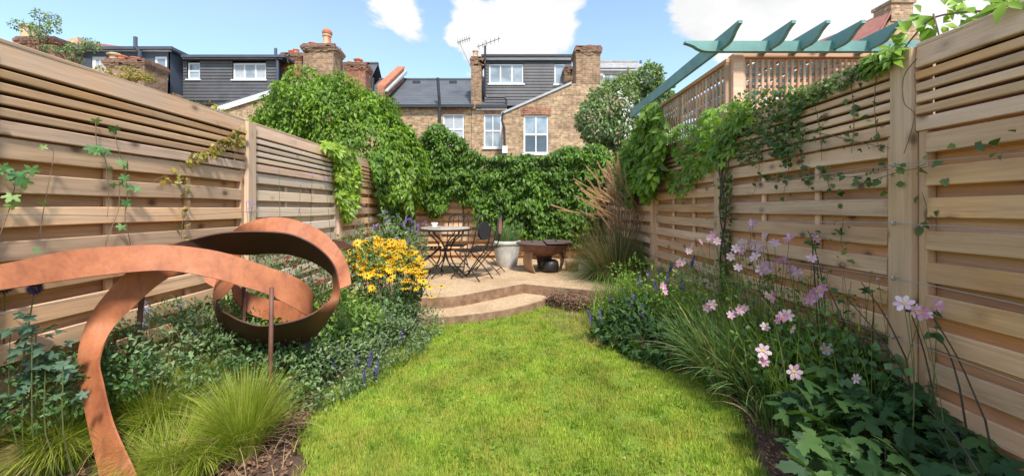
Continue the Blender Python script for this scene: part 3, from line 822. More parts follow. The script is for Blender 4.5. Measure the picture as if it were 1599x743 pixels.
def aerial(parent, px, py0, py1, Y, arms, mast=.022):
    a = MB(); a.tube([W(px[0], py1, Y), W(px[1], py0, Y)], mast, 5)
    o = a.build('aerial', M_wire, parent)
    for (x0, y0, x1, y1) in arms:
        b = MB(); p, q = W(x0, y0, Y), W(x1, y1, Y); b.tube([p, q], .02, 5)
        for k in range(6):
            c = p.lerp(q, (k + .5) / 6); b.tube([c + Vector((0, -.22, .05)), c + Vector((0, .22, -.05))], .012, 4)
        b.build('aerial_boom', M_wire, o)
aerial(hc, (738, 718), 67, 110, YC, [(714, 67, 735, 60)])
aerial(hc, (758, 758), 62, 90, YC, [(745, 74, 782, 60)])

# --- slate roofed brick house, left of it
hb = thing('terraced_house', 'brick house with plain dark slate roof and black soil pipe, centre left', 'house', (-4, YC, 0))
rb = rect(692, 178, 725, 226, YC)
m = MB(); hwall(m, W(560, 0, YC).x, W(736.5, 0, YC).x, -.05, W(0, 168, YC).z, YC + .01, [rb]); m.build('wall', M_brickY, hb)
window(hb, rb, YC + .01, 2, 2, fr=.07, bar=.04, glass=M_curtain)
for i in range(12):
    x = rb[0] + (rb[1] - rb[0]) * (i + .5) / 12; b_ = MB(); b_.box(x - .038, x + .038, YC - .005, YC + .02, rb[3] + .01, rb[3] + .21); b_.build('arch_brick', M_brickR, hb)
slate_roof(hb, W(560, 0, YC).x, W(741, 0, YC).x, W(0, 165, YC).z, YC - .12, W(0, 125, YC + 3.2).z, YC + 3.2)
wbox(hb, 'gutter', 560, 163, 740, 167.5, YC - .25, .15, M_black)
pipe(hb, 'soil_pipe', [W(684, 122, YC - .3), W(686, 150, YC - .3), W(687, 168, YC - .2), W(687, 245, YC - .12)], .07)
for px in (651, 708):
    c = W(px, 129.5, YC + 2.7); m = MB(); m.box(c.x - .2, c.x + .2, c.y - .1, c.y + .25, c.z - .1, c.z + .08); m.build('roof_vent', M_black, hb)
# brick party parapet
m = MB(); a, b = W(590, 140, YC - .1), W(622, 110, YC + 3.0)
m.prism([a + Vector((0, 0, -.5)), b + Vector((0, 0, -.6)), b + Vector((0, 0, .12)), a + Vector((0, 0, .12))], (.34, 0, 0)); m.build('parapet', M_brickR, hb)
m = MB(); m.prism([a + Vector((-.04, 0, .12)), b + Vector((-.04, 0, .12)), b + Vector((-.04, 0, .22)), a + Vector((-.04, 0, .22))], (.42, 0, 0)); m.build('parapet_coping', M_terra, hb)
m = MB(); m.prism([a + Vector((.36, 0, -.1)), b + Vector((.36, 0, -.2)), b + Vector((.36, 0, -.02)), a + Vector((.36, 0, -.02))], (.16, 0, 0)); m.build('flashing', M_lead, hb)
pipe(hb, 'vent_pipe', [W(582, 150, YC), W(582, 122, YC)], .09)

# --- long dark clad dormer, left
hl = thing('terraced_house', 'house with long dark clad loft dormer and two white windows, beside the mound', 'house', (-12, YC, 0))
w1, w2 = rect(293, 98, 313, 124, YC), rect(364, 98.5, 416, 124.5, YC)
cladding(hl, 287, 92, 434, 157, YC, M_clad, course=.15, holes=[w1, w2])
window(hl, w1, YC, 1, 2, fr=.08); window(hl, w2, YC, 3, 1, fr=.08, bar=.07, glass=lambda i, j: M_glass if i == 1 else M_curtain)
wbox(hl, 'dormer_roof', 283, 85.5, 445, 89.5, YC - .3, 3.4, M_dblue)
wbox(hl, 'fascia', 286, 90, 440, 92.2, YC - .14, .12, M_white)
wbox(hl, 'gutter', 286, 92.3, 440, 94, YC - .12, .1, M_black)
m = MB(); c0 = W(434, 157, YC)
m.prism([W(434, 93, YC), W(434, 157, YC), W(452, 147, YC + 2.5), W(452, 97, YC + 2.5)], (-.1, 0, 0)); m.build('side_cladding', M_clad, hl)
wbox(hl, 'lower_roof', 287, 157.3, 372, 160, YC - .35, .5, M_black)
wbox(hl, 'flashing', 287, 160.3, 372, 162, YC - .30, .4, M_lead)
m = MB(); hwall(m, W(287, 0, YC).x, W(560, 0, YC).x, -.05, W(0, 162, YC).z, YC + .02, []); m.build('wall', M_brickY, hl)
slate_roof(hl, W(434, 0, YC).x, W(560, 0, YC).x, W(0, 162, YC).z, YC + .03, W(0, 100, YC + 3).z, YC + 3.0)
pipe(hl, 'soil_pipe', [W(431, 76, YC - .2), W(431, 92, YC - .2), W(434, 95, YC - .15), W(434, 130, YC - .1)], .07, M_dblue)
# rear wing with white verge
m = MB(); YW = YO + .4
m.prism([W(345, 172, YW), W(425, 147, YW), W(425, 300, YW), W(345, 300, YW)], (0, 1.5, 0)); m.build('wing_wall', M_brickY, hl)
m = MB(); p, q = W(342, 171, YW), W(428, 144, YW)
m.prism([p + Vector((0, -.1, -.14)), q + Vector((0, -.1, -.14)), q + Vector((0, -.1, .10)), p + Vector((0, -.1, .10))], (0, .08, 0)); m.build('bargeboard', M_white, hl)
m = MB(); m.prism([p + Vector((0, -.1, .105)), q + Vector((0, -.1, .105)), q + Vector((0, 1.4, .105)), p + Vector((0, 1.4, .105))], (0, 0, .08)); m.build('wing_roof', M_slate, hl)
pots = ((457, .25, .17, M_terra, 'cowl'), (463, .3, .16, M_terra, 'plain'))
chimney(hl, 440, 471, 82, 150, YC + .6, .9, M_brickR, pots=pots)
chimney(hl, 474, 521, 68, 150, YC - .6, 1.1, M_brickO, pots=((489, .22, .2, M_terra, 'plain'), (511, .62, .22, M_buff, 'plain'), (511.5, .88, .20, M_terra, 'cowl')), crown=.07)
chimney(hl, 538, 571, 97, 160, YC + .2, .9, M_brickR, pots=((548, .15, .17, M_buff, 'plain'), (560, .30, .2, M_terra, 'cowl')), crown=.04)
aerial(hl, (524, 526), 78, 100, YC, [(524, 82, 533, 76)], .015)

# --- dark blue dormer, far left
hd = thing('terraced_house', 'house with a dark blue dormer and tall white window at the far left', 'house', (-19, YC, 0))
w3 = rect(241, 88, 261, 123, YC - .6); w4 = rect(143, 88, 166, 120, YC - .6)
m = MB(); x0, x1, z0, z1 = rect(80, 80, 266, 150, YC - .6); hwall(m, x0, x1, z0, z1, YC - .6, [w3, w4], th=.15); m.build('dormer_wall', M_dblue, hd)
window(hd, w3, YC - .6, 1, 1, fr=.11); window(hd, w4, YC - .6, 2, 1, fr=.16, glass=M_curtain)
wbox(hd, 'dormer_roof', 78, 72.5, 268, 77, YC - .85, 3.5, M_dblue)
wbox(hd, 'fascia', 80, 77.3, 266, 80, YC - .72, .1, M_white)
m = MB(); m.prism([W(266, 77, YC - .6), W(266, 150, YC - .6), W(286, 150, YC + .5), W(286, 88, YC + .5)], (-.08, 0, 0)); m.build('side_cladding', M_clad, hd)
m = MB(); m.prism([W(265, 72.5, YC - .8), W(284, 84, YC - .2), W(290, 86, YC + .6), W(270, 73, YC + 2)], (0, 0, -.12)); m.build('roof_edge', M_dblue, hd)
m = MB(); hwall(m, W(-60, 0, YC).x, W(286, 0, YC).x, -.05, W(0, 150, YC).z, YC - .55, []); m.build('wall', M_brickY, hd)
pipe(hd, 'soil_pipe', [W(212, 58, YC - .9), W(212, 74, YC - .9), W(219, 82, YC - .8), W(219, 120, YC - .7)], .08, M_dblue)
slate_roof(hd, W(-120, 0, YC).x, W(80, 0, YC).x, W(0, 110, YC).z, YC - .2, W(0, 78, YC + 3).z, YC + 3.0, M_redtile)
chimney(hd, 25, 86, 57, 120, YC - 1.6, 1.2, M_brickR, pots=((45, .72, .32, M_buff, 'plain'),), crown=.05)
chimney(hd, 165, 226, 91, 150, YC - 2.2, 1.2, M_brickO, pots=((180, .42, .25, M_buff, 'cowl'), (192, .30, .22, M_terra, 'plain'), (213, .22, .22, M_terra, 'plain')), crown=.05)
m = MB(); m.prism([W(105, 62, YC + 2), W(122, 58, YC + 2), W(122, 72, YC + 2), W(105, 72, YC + 2)], (0, 1, 0)); m.build('far_stack', M_buff, hd)
m = MB(); m.prism([W(140, 66, YC + 3), W(200, 74, YC + 3), W(200, 77, YC + 3), W(140, 77, YC + 3)], (0, 1, 0)); m.build('far_ridge', M_redtile, hd)

# --- pale house, right of the big chimney
hr = thing('terraced_house', 'pale house with white dormer windows right of the tall brick chimney', 'house', (6, YC + 1, 0))
w5, w6 = rect(942, 112, 968, 146, YC), rect(972, 114, 1000, 146, YC)
m = MB(); x0, x1, z0, z1 = rect(936, 108, 1004, 215, YC); hwall(m, x0, x1, -.05, z1, YC, [w5, w6]); m.build('wall', M_render, hr)
window(hr, w5, YC, 2, 1, fr=.1); window(hr, w6, YC, 1, 1, fr=.09, glass=M_glassD)
slate_roof(hr, W(934, 0, YC).x, W(1006, 0, YC).x, W(0, 108, YC).z, YC - .15, W(0, 97.5, YC + 1).z, YC + 1.0, plain('pale_weathered_slate', (.36, .35, .35), .7, .25, 4, .3))
for k in range(7):
    p = W(938 + k * 10.5, 97, YC + 1); b_ = MB(); b_.cbox(p, (.05, .05, .07)); b_.build('ridge_finial', M_slate, hr)
wbox(hr, 'gutter', 934, 108, 1006, 110.5, YC - .28, .12, M_lead)
slate_roof(hr, W(1006, 0, YC).x, W(1060, 0, YC).x, W(0, 160, YC).z, YC, W(0, 118, YC + 3).z, YC + 3)

# --- gable with red roof, far right
YG = 17.0
hg = thing('gabled_house', 'house with a red tiled roof and stone coloured gable chimney above the pergola', 'house', (13, YG, 0))
m = MB(); m.prism([W(1352, 92, YG), W(1392, 30, YG), W(1422, 30, YG), W(1440, 60, YG), W(1500, 130, YG), W(1500, 300, YG), W(1300, 300, YG), W(1300, 92, YG)], (0, 3, 0)); m.build('gable_wall', M_brickY, hg)
m = MB(); m.box(*[W(1391, 0, YG).x, W(1425, 0, YG).x], YG - .04, YG + .8, W(0, 34, YG).z, W(0, 6, YG).z)
m.box(*[W(1389, 0, YG).x, W(1428, 0, YG).x], YG - .1, YG + .86, W(0, 6, YG).z, W(0, 1, YG).z); m.build('chimney', M_brickY, hg)
m = MB(); a, b, c, d = W(1393, 20, YG - .2), W(1352, 93, YG - .2), W(1250, 93, YG + 1), W(1300, 62, YG + 5)
m.prism([W(1394, 18, YG - .1), W(1350, 95, YG - .1), W(1200, 95, YG + 4), W(1300, 62, YG + 6)], (0, 0, .12)); m.build('roof', M_redtile, hg)
wbox(hg, 'porch_roof', 1385, 66, 1412, 70, YG - 1, 1.0, M_redtile); wbox(hg, 'bay_wall', 1383, 70, 1414, 130, YG - .9, .85, M_render)
# ================================================================== GARDEN FURNITURE
PT = Vector((W(696, 0, 7.07).x, 7.07, ZP))
tb = thing('bistro_table', 'round pale topped wrought iron table on the patio', 'table', PT)
m = MB(); m.lathe((0, 0, .80), [(.41, 0), (.425, .006), (.425, .022), (.41, .03)], 40); m.build('table_top', plain('mosaic_top', (.46, .39, .33), .5, .35, 60, .2), tb, local=True)
m = MB(); m.lathe((0, 0, .775), [(.415, .0), (.435, .0), (.435, .024), (.415, .024)], 40, close=False); m.build('rim', M_iron, tb, local=True)
for k in range(4):
    for s in (-.055, .055):
        a = math.pi / 4 + k * math.pi / 2 + .25
        ca, sa = math.cos(a), math.sin(a); 
        prof = [(.36, .79), (.30, .70), (.16, .60), (.075, .47), (.06, .40), (.10, .27), (.20, .15), (.33, .06), (.42, .012)]
        m = MB(); m.tube(smooth_line([Vector((r_ * ca - s * sa, r_ * sa + s * ca, z_)) for r_, z_ in prof], 3), .011, 6); m.build('leg', M_iron, tb, local=True)
m = MB(); m.tube([Vector((.10 * math.cos(t_), .10 * math.sin(t_), .43)) for t_ in np.linspace(0, 2 * math.pi, 17)], .010, 6); m.build('ring', M_iron, tb, local=True)
m = MB(); m.tube([Vector((.30 * math.cos(t_), .30 * math.sin(t_), .775)) for t_ in np.linspace(0, 2 * math.pi, 25)], .008, 6); m.build('ring', M_iron, tb, local=True)
cp = MB(); c = Vector((W(679, 0, 6.95).x, 6.95, ZP + .831))
cp.lathe(c, [(.03, 0), (.09, .004), (.12, .018), (.115, .02), (.05, .010), (.035, .012), (.05, .05), (.062, .085), (.057, .085), (.03, .02), (.001, .016)], 20, close=False)
o = cp.build('cup_and_saucer', plain('white_china', (.75, .72, .66), .3, .04, 5, 0), None, center=True, smooth=True)
tag(o, 'small white cup and saucer on the round table', 'cup')

def chair(label, loc, rz, back='hoop', group='folding iron chairs round the table'):
    t = thing('folding_chair', label, 'chair', loc, group, rz)
    def T(name, pts, r=.0105, k=6, par=None):
        m = MB(); m.tube(pts, r, k); return m.build(name, M_iron, par or t, local=True)
    for s in (-1, 1):
        y = .205 * s
        T('leg', smooth_line([(.27, y, 0), (.06, y, .26), (-.13, y, .47), (-.19, y, .60)], 3))
        T('leg', smooth_line([(-.30, y * .88, 0), (-.08, y * .88, .22), (.10, y * .88, .36), (.21, y * .88, .46)], 3))
    for x, z_ in ((.20, .085), (-.235, .08)):
        T('stretcher', [(x, -.2, z_), (x, .2, z_)], .008)
    m = MB()
    m.tube([Vector(p) for p in ((-.20, -.19, .465), (.21, -.19, .465), (.235, -.15, .465), (.235, .15, .465), (.21, .19, .465), (-.20, .19, .465), (-.20, -.19, .465))], .010, 6)
    sf = m.build('seat_frame', M_iron, t, local=True)
    for i in range(7):
        x = -.17 + i * .062; b = MB(); b.box(x - .024, x + .024, -.185, .185, .468, .476); b.build('seat_slat', M_iron, sf, local=True)
    a = MB(); pts = [(-.19, -.205, .58), (-.235, -.205, .78), (-.26, -.19, .92)] + [(-.265, .19 * math.sin(q), .92 + .13 * math.cos(q)) for q in np.linspace(-1.5, 1.5, 9)] + [(-.26, .19, .92), (-.235, .205, .78), (-.19, .205, .58)]
    a.tube([Vector(p) for p in pts], .0105, 6); bf = a.build('back_frame', M_iron, t, local=True)
    if back == 'disc':
        b = MB(); n_ = 26
        ring = [(-.265 + .0, .150 * math.cos(q), .795 + .150 * math.sin(q)) for q in np.linspace(0, 2 * math.pi, n_, endpoint=False)]
        b.prism(ring, (.035, 0, 0)); b.build('round_cushion', plain('charcoal_cloth', (.018, .018, .022), .95, .3, 30, .3), t, local=True)
        T('back_bar', [(-.245, -.2, .66), (-.245, .2, .66)], .008, par=bf)
    else:
        for y in (-.10, 0, .10):
            T('back_bar', smooth_line([(-.20, y, .60), (-.245, y * 1.1, .8), (-.265, y * .8, 1.035)], 3), .007, par=bf)
        T('back_bar', [(-.205, -.2, .62), (-.205, .2, .62)], .008, par=bf)
    if back == 'panel':
        b = MB(); ring = [(-.262, .11 * math.cos(q), .84 + .145 * math.sin(q)) for q in np.linspace(0, 2 * math.pi, 22, endpoint=False)]
        b.prism(ring, (.018, 0, 0)); b.build('mosaic_panel', plain('pink_mosaic', (.42, .22, .17), .6, .4, 50, .2), t, local=True)
    return t
chair('folding iron chair with round black back cushion, right of the table', (W(737, 0, 6.75).x, 6.75, ZP), R(148), 'disc')
chair('folding iron chair with a pink mosaic back, rightmost beside the stone pot', (W(760, 0, 7.35).x, 7.35, ZP), R(168), 'panel')
chair('folding iron chair behind the table near the back fence', (W(712, 0, 7.75).x, 7.75, ZP), R(265), 'hoop')
chair('folding iron chair left of the table next to the yellow flowers', (W(668, 0, 7.2).x, 7.2, ZP), R(8), 'hoop')

# pale stone pot
PP = Vector((W(792, 0, 8.25).x, 8.25, ZP))
pt = thing('plant_pot', 'pale weathered stone pot with rounded rim on the patio', 'plant pot', PP)
m = MB(); m.lathe((0, 0, 0), [(.195, 0), (.205, .02), (.235, .22), (.262, .40), (.272, .46), (.240, .46), (.22, .40)], 36, close=False); m.build('pot_body', M_pot, pt, local=True, smooth=True)
m = MB(); m.lathe((0, 0, .46), [(.268, -.035), (.285, -.02), (.290, .01), (.285, .04), (.262, .05), (.236, .04), (.236, -.05)], 36, close=False); m.build('rim', M_pot, pt, local=True, smooth=True)
m = MB(); m.lathe((0, 0, .38), [(.001, .03), (.236, .0)], 24, close=False); m.build('potting_soil', M_soil, pt, local=True)

# fire pit
PF = Vector((W(850, 0, 7.55).x, 7.55, ZP)); fpz = .50
fp = thing('fire_pit', 'dark rusty steel fire bowl with half lids on three slab legs', 'fire pit', PF)
prof = [(.06, -.22), (.18, -.205), (.30, -.16), (.40, -.09), (.47, 0), (.485, 0), (.485, .012)]
m = MB(); m.lathe((0, 0, fpz), prof, 40, close=True); m.build('bowl', M_rust, fp, local=True, smooth=False)
for s, lift in ((-1, .0), (1, .022)):
    q = np.linspace(-math.pi / 2, math.pi / 2, 18)
    pts = [Vector((s * (.01 + .51 * math.cos(a)), .51 * math.sin(a), fpz + .016 + lift * (1 if s > 0 else 1))) for a in q]
    m = MB(); m.prism(pts, (0, 0, .012)); lid = m.build('half_lid', plain('lid_steel', (.13, .085, .078), .5, .3, 7, .2), fp, local=True)
    hb_ = MB(); hb_.tube([(s * .22, -.06, fpz + .03 + lift), (s * .22, -.06, fpz + .06 + lift), (s * .22, .06, fpz + .06 + lift), (s * .22, .06, fpz + .03 + lift)], .007, 5); hb_.build('handle', M_iron, lid, local=True)
def slab_leg(a, mat, w0=.17, w1=.12, r0=.30, r1=.27):
    ca, sa = math.cos(a), math.sin(a); m = MB(); n_ = 7; vs = []
    for i in range(n_):
        f = i / (n_ - 1); z_ = (fpz - .10) * (1 - f); rr = r0 + (r1 - r0) * f + .05 * math.sin(f * math.pi); ww = w0 + (w1 - w0) * f
        for dr in (0, .012):
            for s in (-1, 1): vs.append(((rr + dr) * ca - s * ww * sa, (rr + dr) * sa + s * ww * ca, z_))
    fs = []
    for i in range(n_ - 1):
        b = i * 4; c = b + 4
        fs += [(b, b + 1, c + 1, c), (b + 2, c + 2, c + 3, b + 3), (b, c, c + 2, b + 2), (b + 1, b + 3, c + 3, c + 1)]
    fs += [(0, 2, 3, 1), (4 * n_ - 4, 4 * n_ - 3, 4 * n_ - 1, 4 * n_ - 2)]
    m.add(vs, fs); return m.build('leg', mat, fp, local=True)
slab_leg(R(205), M_tanrust, w0=.15, w1=.19); slab_leg(R(-20), M_rust, w0=.17, w1=.10); slab_leg(R(85), M_rust)
lg = MB(); c = PF + Vector((.10, -.1, .002))
lg.lathe(c, [(.10, 0), (.15, .03), (.165, .11), (.15, .19), (.11, .225), (.02, .23)], 18)
tag(lg.build('ash_bucket', M_iron, None, center=True, smooth=True), 'round black iron pot standing under the fire bowl', 'pot')

# ================================================================== SCULPTURE
SC = Vector((-1.9, 2.5, 0))
sc = thing('ribbon_sculpture', 'looping rusty orange steel ribbon sculpture raised over the left flower bed', 'sculpture', SC)
def ribbon(name, secs, th=.009, sub=7, parent=sc, darkness=None):
    """secs: (edge a px,py,Y , edge b px,py,Y): a bent steel band between two edges in space"""
    A = smooth_line([W(*s[0:3]) for s in secs], sub); B = smooth_line([W(*s[3:6]) for s in secs], sub)
    n = len(A); vs = []; fs = []; K = 5
    rows = []
    for i in range(n):
        t = A[min(i + 1, n - 1)] + B[min(i + 1, n - 1)] - A[max(i - 1, 0)] - B[max(i - 1, 0)]
        nn = t.cross(B[i] - A[i])
        if nn.length < 1e-9: nn = Vector((0, 1, 0))
        nn.normalize(); rows.append(nn)
    b0 = base(parent)
    for i in range(n):
        for side in (0, 1):
            for j in range(K):
                p = A[i].lerp(B[i], j / (K - 1)) + rows[i] * (th * (side - .5)); vs.append(p - b0)
    def id_(i, side, j): return (i * 2 + side) * K + j
    for i in range(n - 1):
        for j in range(K - 1):
            fs.append((id_(i, 0, j), id_(i, 0, j + 1), id_(i + 1, 0, j + 1), id_(i + 1, 0, j)))
            fs.append((id_(i, 1, j), id_(i + 1, 1, j), id_(i + 1, 1, j + 1), id_(i, 1, j + 1)))
        fs.append((id_(i, 0, 0), id_(i + 1, 0, 0), id_(i + 1, 1, 0), id_(i, 1, 0)))
        fs.append((id_(i, 0, K - 1), id_(i, 1, K - 1), id_(i + 1, 1, K - 1), id_(i + 1, 0, K - 1)))
    for i in (0, n - 1):
        for j in range(K - 1): fs.append((id_(i, 0, j), id_(i, 1, j), id_(i, 1, j + 1), id_(i, 0, j + 1)))
    me = bpy.data.meshes.new(name); me.from_pydata([tuple(v_) for v_ in vs], [], fs); me.materials.append(M_corten)
    at = me.attributes.new('band_dark', 'FLOAT', 'POINT')
    if darkness:
        xs = np.linspace(0, len(secs) - 1, n); pv_ = np.interp(xs, [p_[0] for p_ in darkness], [p_[1] for p_ in darkness]); at.data.foreach_set('value', np.repeat(pv_, 2 * K))
    sm = np.ones(len(fs), bool); me.polygons.foreach_set('use_smooth', sm)
    o = link(name, me, parent); es = o.modifiers.new('edge', 'EDGE_SPLIT'); es.split_angle = R(40); return o
# foot, leg, dark top band, right side and lower ring : one band
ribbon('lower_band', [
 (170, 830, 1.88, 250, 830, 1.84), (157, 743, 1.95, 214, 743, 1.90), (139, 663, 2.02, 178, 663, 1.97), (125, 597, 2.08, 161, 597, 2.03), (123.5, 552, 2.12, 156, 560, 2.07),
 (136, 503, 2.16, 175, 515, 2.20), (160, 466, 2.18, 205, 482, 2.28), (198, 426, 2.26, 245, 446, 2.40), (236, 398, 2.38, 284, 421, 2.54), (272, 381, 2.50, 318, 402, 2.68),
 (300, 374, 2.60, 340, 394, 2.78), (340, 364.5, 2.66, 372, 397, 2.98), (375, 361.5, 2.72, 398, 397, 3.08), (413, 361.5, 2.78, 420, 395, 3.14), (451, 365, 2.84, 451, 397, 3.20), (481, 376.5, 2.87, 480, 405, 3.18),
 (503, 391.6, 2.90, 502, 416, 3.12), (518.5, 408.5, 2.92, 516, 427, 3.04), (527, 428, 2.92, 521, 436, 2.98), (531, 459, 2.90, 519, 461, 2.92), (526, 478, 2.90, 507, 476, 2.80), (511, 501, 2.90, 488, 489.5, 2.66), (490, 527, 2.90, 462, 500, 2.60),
 (462, 541, 2.90, 432, 506, 2.56), (432, 547, 2.90, 405, 508, 2.54), (405.5, 549, 2.88, 378, 501, 2.52), (375, 542, 2.84, 358, 491, 2.54), (351, 523, 2.82, 347, 484, 2.58), (338, 490, 2.82, 339, 470, 2.64), (334, 462, 2.86, 350, 462, 2.72), (340, 436, 2.94, 368, 440, 2.80), (352, 416, 3.0, 380, 418, 2.9)], darkness=[(0, 0), (5, .05), (8, .35), (10, .9), (11, 1), (16, 1), (18, .7), (19, .45), (21, .6), (23, .95), (27, 1), (29, .6), (31, .1), (32, 0)])  # darkest along the top band and the lower ring
# front band sweeping in from the left and curling back behind
ribbon('front_band', [
 (-170, 430, 1.50, -180, 478, 1.47), (-80, 422, 1.62, -90, 465, 1.59), (0, 413, 1.78, 0, 453, 1.74), (111, 391, 2.05, 111, 436, 2.00), (200, 384, 2.24, 200, 425.5, 2.19), (267, 383, 2.36, 267, 423, 2.31),
 (333, 391, 2.46, 333, 434, 2.41), (375, 402, 2.52, 375, 446, 2.48), (413, 415, 2.58, 413, 457.5, 2.54), (451, 428, 2.66, 448, 474, 2.61), (474, 440, 2.72, 470, 487, 2.67), (487, 453, 2.80, 483, 494, 2.76), (490, 462, 2.90, 486, 500, 2.86),
 (478, 468, 3.02, 474, 503, 2.98), (450, 470, 3.10, 448, 503, 3.06), (415, 466, 3.12, 415, 498, 3.08), (380, 452, 3.10, 384, 486, 3.06), (358, 432, 3.05, 366, 466, 3.02)])
# upper back loop
ribbon('upper_band', [
 (320, 440, 2.90, 345, 455, 2.92), (324, 412, 2.95, 350, 430, 2.98), (345, 384, 3.0, 372, 405, 3.10), (366, 358.5, 3.05, 385, 380, 3.15), (400, 343.5, 3.10, 410, 366, 3.06), (440, 340, 3.14, 448, 368, 3.06), (474, 348, 3.16, 482, 384, 3.08), (505, 363, 3.15, 507, 402, 3.06),
 (530, 388, 3.12, 521, 422, 3.04), (545, 418, 3.06, 527, 441, 3.0), (549, 444, 3.0, 530, 452, 2.95)])
m = MB(); a, b = W(519, 374, 3.12), W(556, 386, 3.25)
m.prism([a, W(536, 376, 3.18), b, W(538, 389, 3.2), W(522, 386, 3.14)], (0.0, .02, -.004)); m.build('pointed_tip', M_rust, sc)
for (px, py, Y, lean) in ((423, 457, 2.50, .0), (222, 440, 2.42, -.07), (380, 448, 3.0, 0)):
    p = W(px, py, Y); m = MB(); m.tube([p + Vector((0, .012, .03)), p.lerp(Vector((p.x + lean, p.y, 0)), .5), Vector((p.x + lean, p.y, -.04))], .0135, 8); m.build('support_rod', M_rust, sc, smooth=True)
# ================================================================== VEGETATION TOOLS
def T_lance(w=.32, fold=.10, droop=-.14):
    v = [(0, 0, 0), (-w, .38, fold), (0, .42, 0), (w, .38, fold), (-w * .62, .72, fold * .6 + droop * .4), (w * .62, .72, fold * .6 + droop * .4), (0, 1, droop)]
    f3 = [(0, 2, 1), (0, 3, 2)]; f4 = [(1, 2, 6, 4), (2, 3, 5, 6)]
    return v, f3 + f4, None
def T_diamond(w=.36, fold=.10, droop=-.1):
    return [(0, 0, 0), (-w, .45, fold), (0, 1, droop), (w, .45, fold)], [(0, 3, 2), (0, 2, 1)], None
def T_creeper():
    """five pointed leaflets spread like a hand"""
    v = [(0, 0, 0)]; f = []
    for a, l in ((-2.0, .55), (-1.0, .85), (0, 1.0), (1.0, .85), (2.0, .55)):
        c, s = math.cos(a), math.sin(a); w = .19 * l
        def P(x, y, z): return (x * c + y * s, y * c - x * s, z)
        b = len(v); v += [P(-w, l * .48, .05), P(0, l * .5, -.0), P(w, l * .48, .05), P(0, l, -.16 * l)]
        f += [(0, b + 1, b), (0, b + 2, b + 1), (b, b + 1, b + 3), (b + 1, b + 2, b + 3)]
    return v, f, None
def T_lobed(lobes, depth=.12):
    """lobed flat leaf from polar outline [(angle, radius)], folded along its veins"""
    v = [(0, .12, .0)]; f = []
    for a, r_ in lobes: v.append((r_ * math.sin(a), .12 + r_ * math.cos(a), -.25 * r_ * r_ + (depth if r_ < .42 else 0)))
    n = len(lobes)
    for i in range(n - 1): f.append((0, i + 2, i + 1))
    return v, f, None
def lobes_maple(nl=5, teeth=True):
    out = []; span = 2.5
    for k in range(nl):
        a = -span + 2 * span * k / (nl - 1); R_ = .92 - .12 * abs(k - (nl - 1) / 2)
        out += [(a - .30, R_ * .62), (a - .17, R_ * .80), (a - .12, R_ * .78), (a, R_), (a + .12, R_ * .78), (a + .17, R_ * .80), (a + .30, R_ * .62)]
        if k < nl - 1: out.append((a + span / (nl - 1), R_ * .50))
    return out
def T_anem():
    """broad three lobed toothed leaf"""
    return T_lobed(lobes_maple(5), .05)
def T_broad(nl=3, teeth=.07, n=39, deep=.50):
    out = []
    for i in range(n):
        a = -2.7 + 5.4 * i / (n - 1); lob = max(math.exp(-((a - c) / .42) ** 2) * h for c, h in (((0, 1.0), (-1.15, .86), (1.15, .86), (-2.25, .62), (2.25, .62)) if nl == 5 else ((0, 1.0), (-1.35, .88), (1.35, .88))))
        r_ = (1 - deep) * (.72 if abs(a) < 2.3 else .5) + (deep + .18) * lob + (teeth if i % 2 else -teeth)
        out.append((a, max(.15, r_ * .88)))
    v, f, _ = T_lobed(out, 0)
    v = [(x, y, .10 * math.cos(math.atan2(x, y - .12) * 2.7) * math.hypot(x, y - .12) - .22 * math.hypot(x, y - .12) ** 2) if i else (x, y, 0) for i, (x, y, z) in enumerate(v)]
    return v, f, None
def T_ivy():
    return T_lobed([(-2.6, .30), (-1.9, .62), (-1.15, .42), (-.75, .70), (-.35, .48), (0, .95), (.35, .48), (.75, .70), (1.15, .42), (1.9, .62), (2.6, .30)], .04)
def T_flower(n, w, rise=.25, droop=-.05, cr=.16, ch=.10, inner=.08):
    """petals (material 0) round a domed centre (material 1)"""
    v = []; f = []; mi = []
    for k in range(n):
        a = 2 * math.pi * k / n + random.random() * .12; c, s = math.cos(a), math.sin(a); l = .92 + random.random() * .12
        def P(x, y, z): return (x * c + y * s, y * c - x * s, z)
        b = len(v); v += [P(-inner * .5, inner, 0), P(inner * .5, inner, 0), P(w * l, l * .62, rise * .7), P(-w * l, l * .62, rise * .7), P(w * .5, l, rise + droop), P(-w * .5, l, rise + droop)]
        f += [(b, b + 1, b + 2, b + 3), (b + 3, b + 2, b + 4, b + 5)]; mi += [0, 0]
    b = len(v); m_ = 7
    for j, (rr, zz) in enumerate(((cr, .02), (cr * .75, ch * .75))):
        for k in range(m_): a = 2 * math.pi * k / m_; v.append((rr * math.cos(a), rr * math.sin(a), zz))
    v.append((0, 0, ch)); t_ = len(v) - 1
    for k in range(m_):
        k2 = (k + 1) % m_; f.append((b + k, b + k2, b + m_ + k2, b + m_ + k)); f.append((b + m_ + k, b + m_ + k2, t_)); mi += [1, 1]
    return v, f, mi
def T_spikes(n=60):
    """globe of short spikes"""
    v = []; f = []
    for i in range(n):
        ph = math.acos(1 - 2 * (i + .5) / n); th = i * 2.39996
        d = Vector((math.sin(ph) * math.cos(th), math.sin(ph) * math.sin(th), math.cos(ph))); a = d.orthogonal().normalized(); c = d.cross(a)
        b = len(v); v += [d * .45 + a * .13, d * .45 - a * .07 + c * .11, d * .45 - a * .07 - c * .11, d * (1.0)]
        f += [(b, b + 1, b + 3), (b + 1, b + 2, b + 3), (b + 2, b, b + 3)]
    return [tuple(p) for p in v], f, None
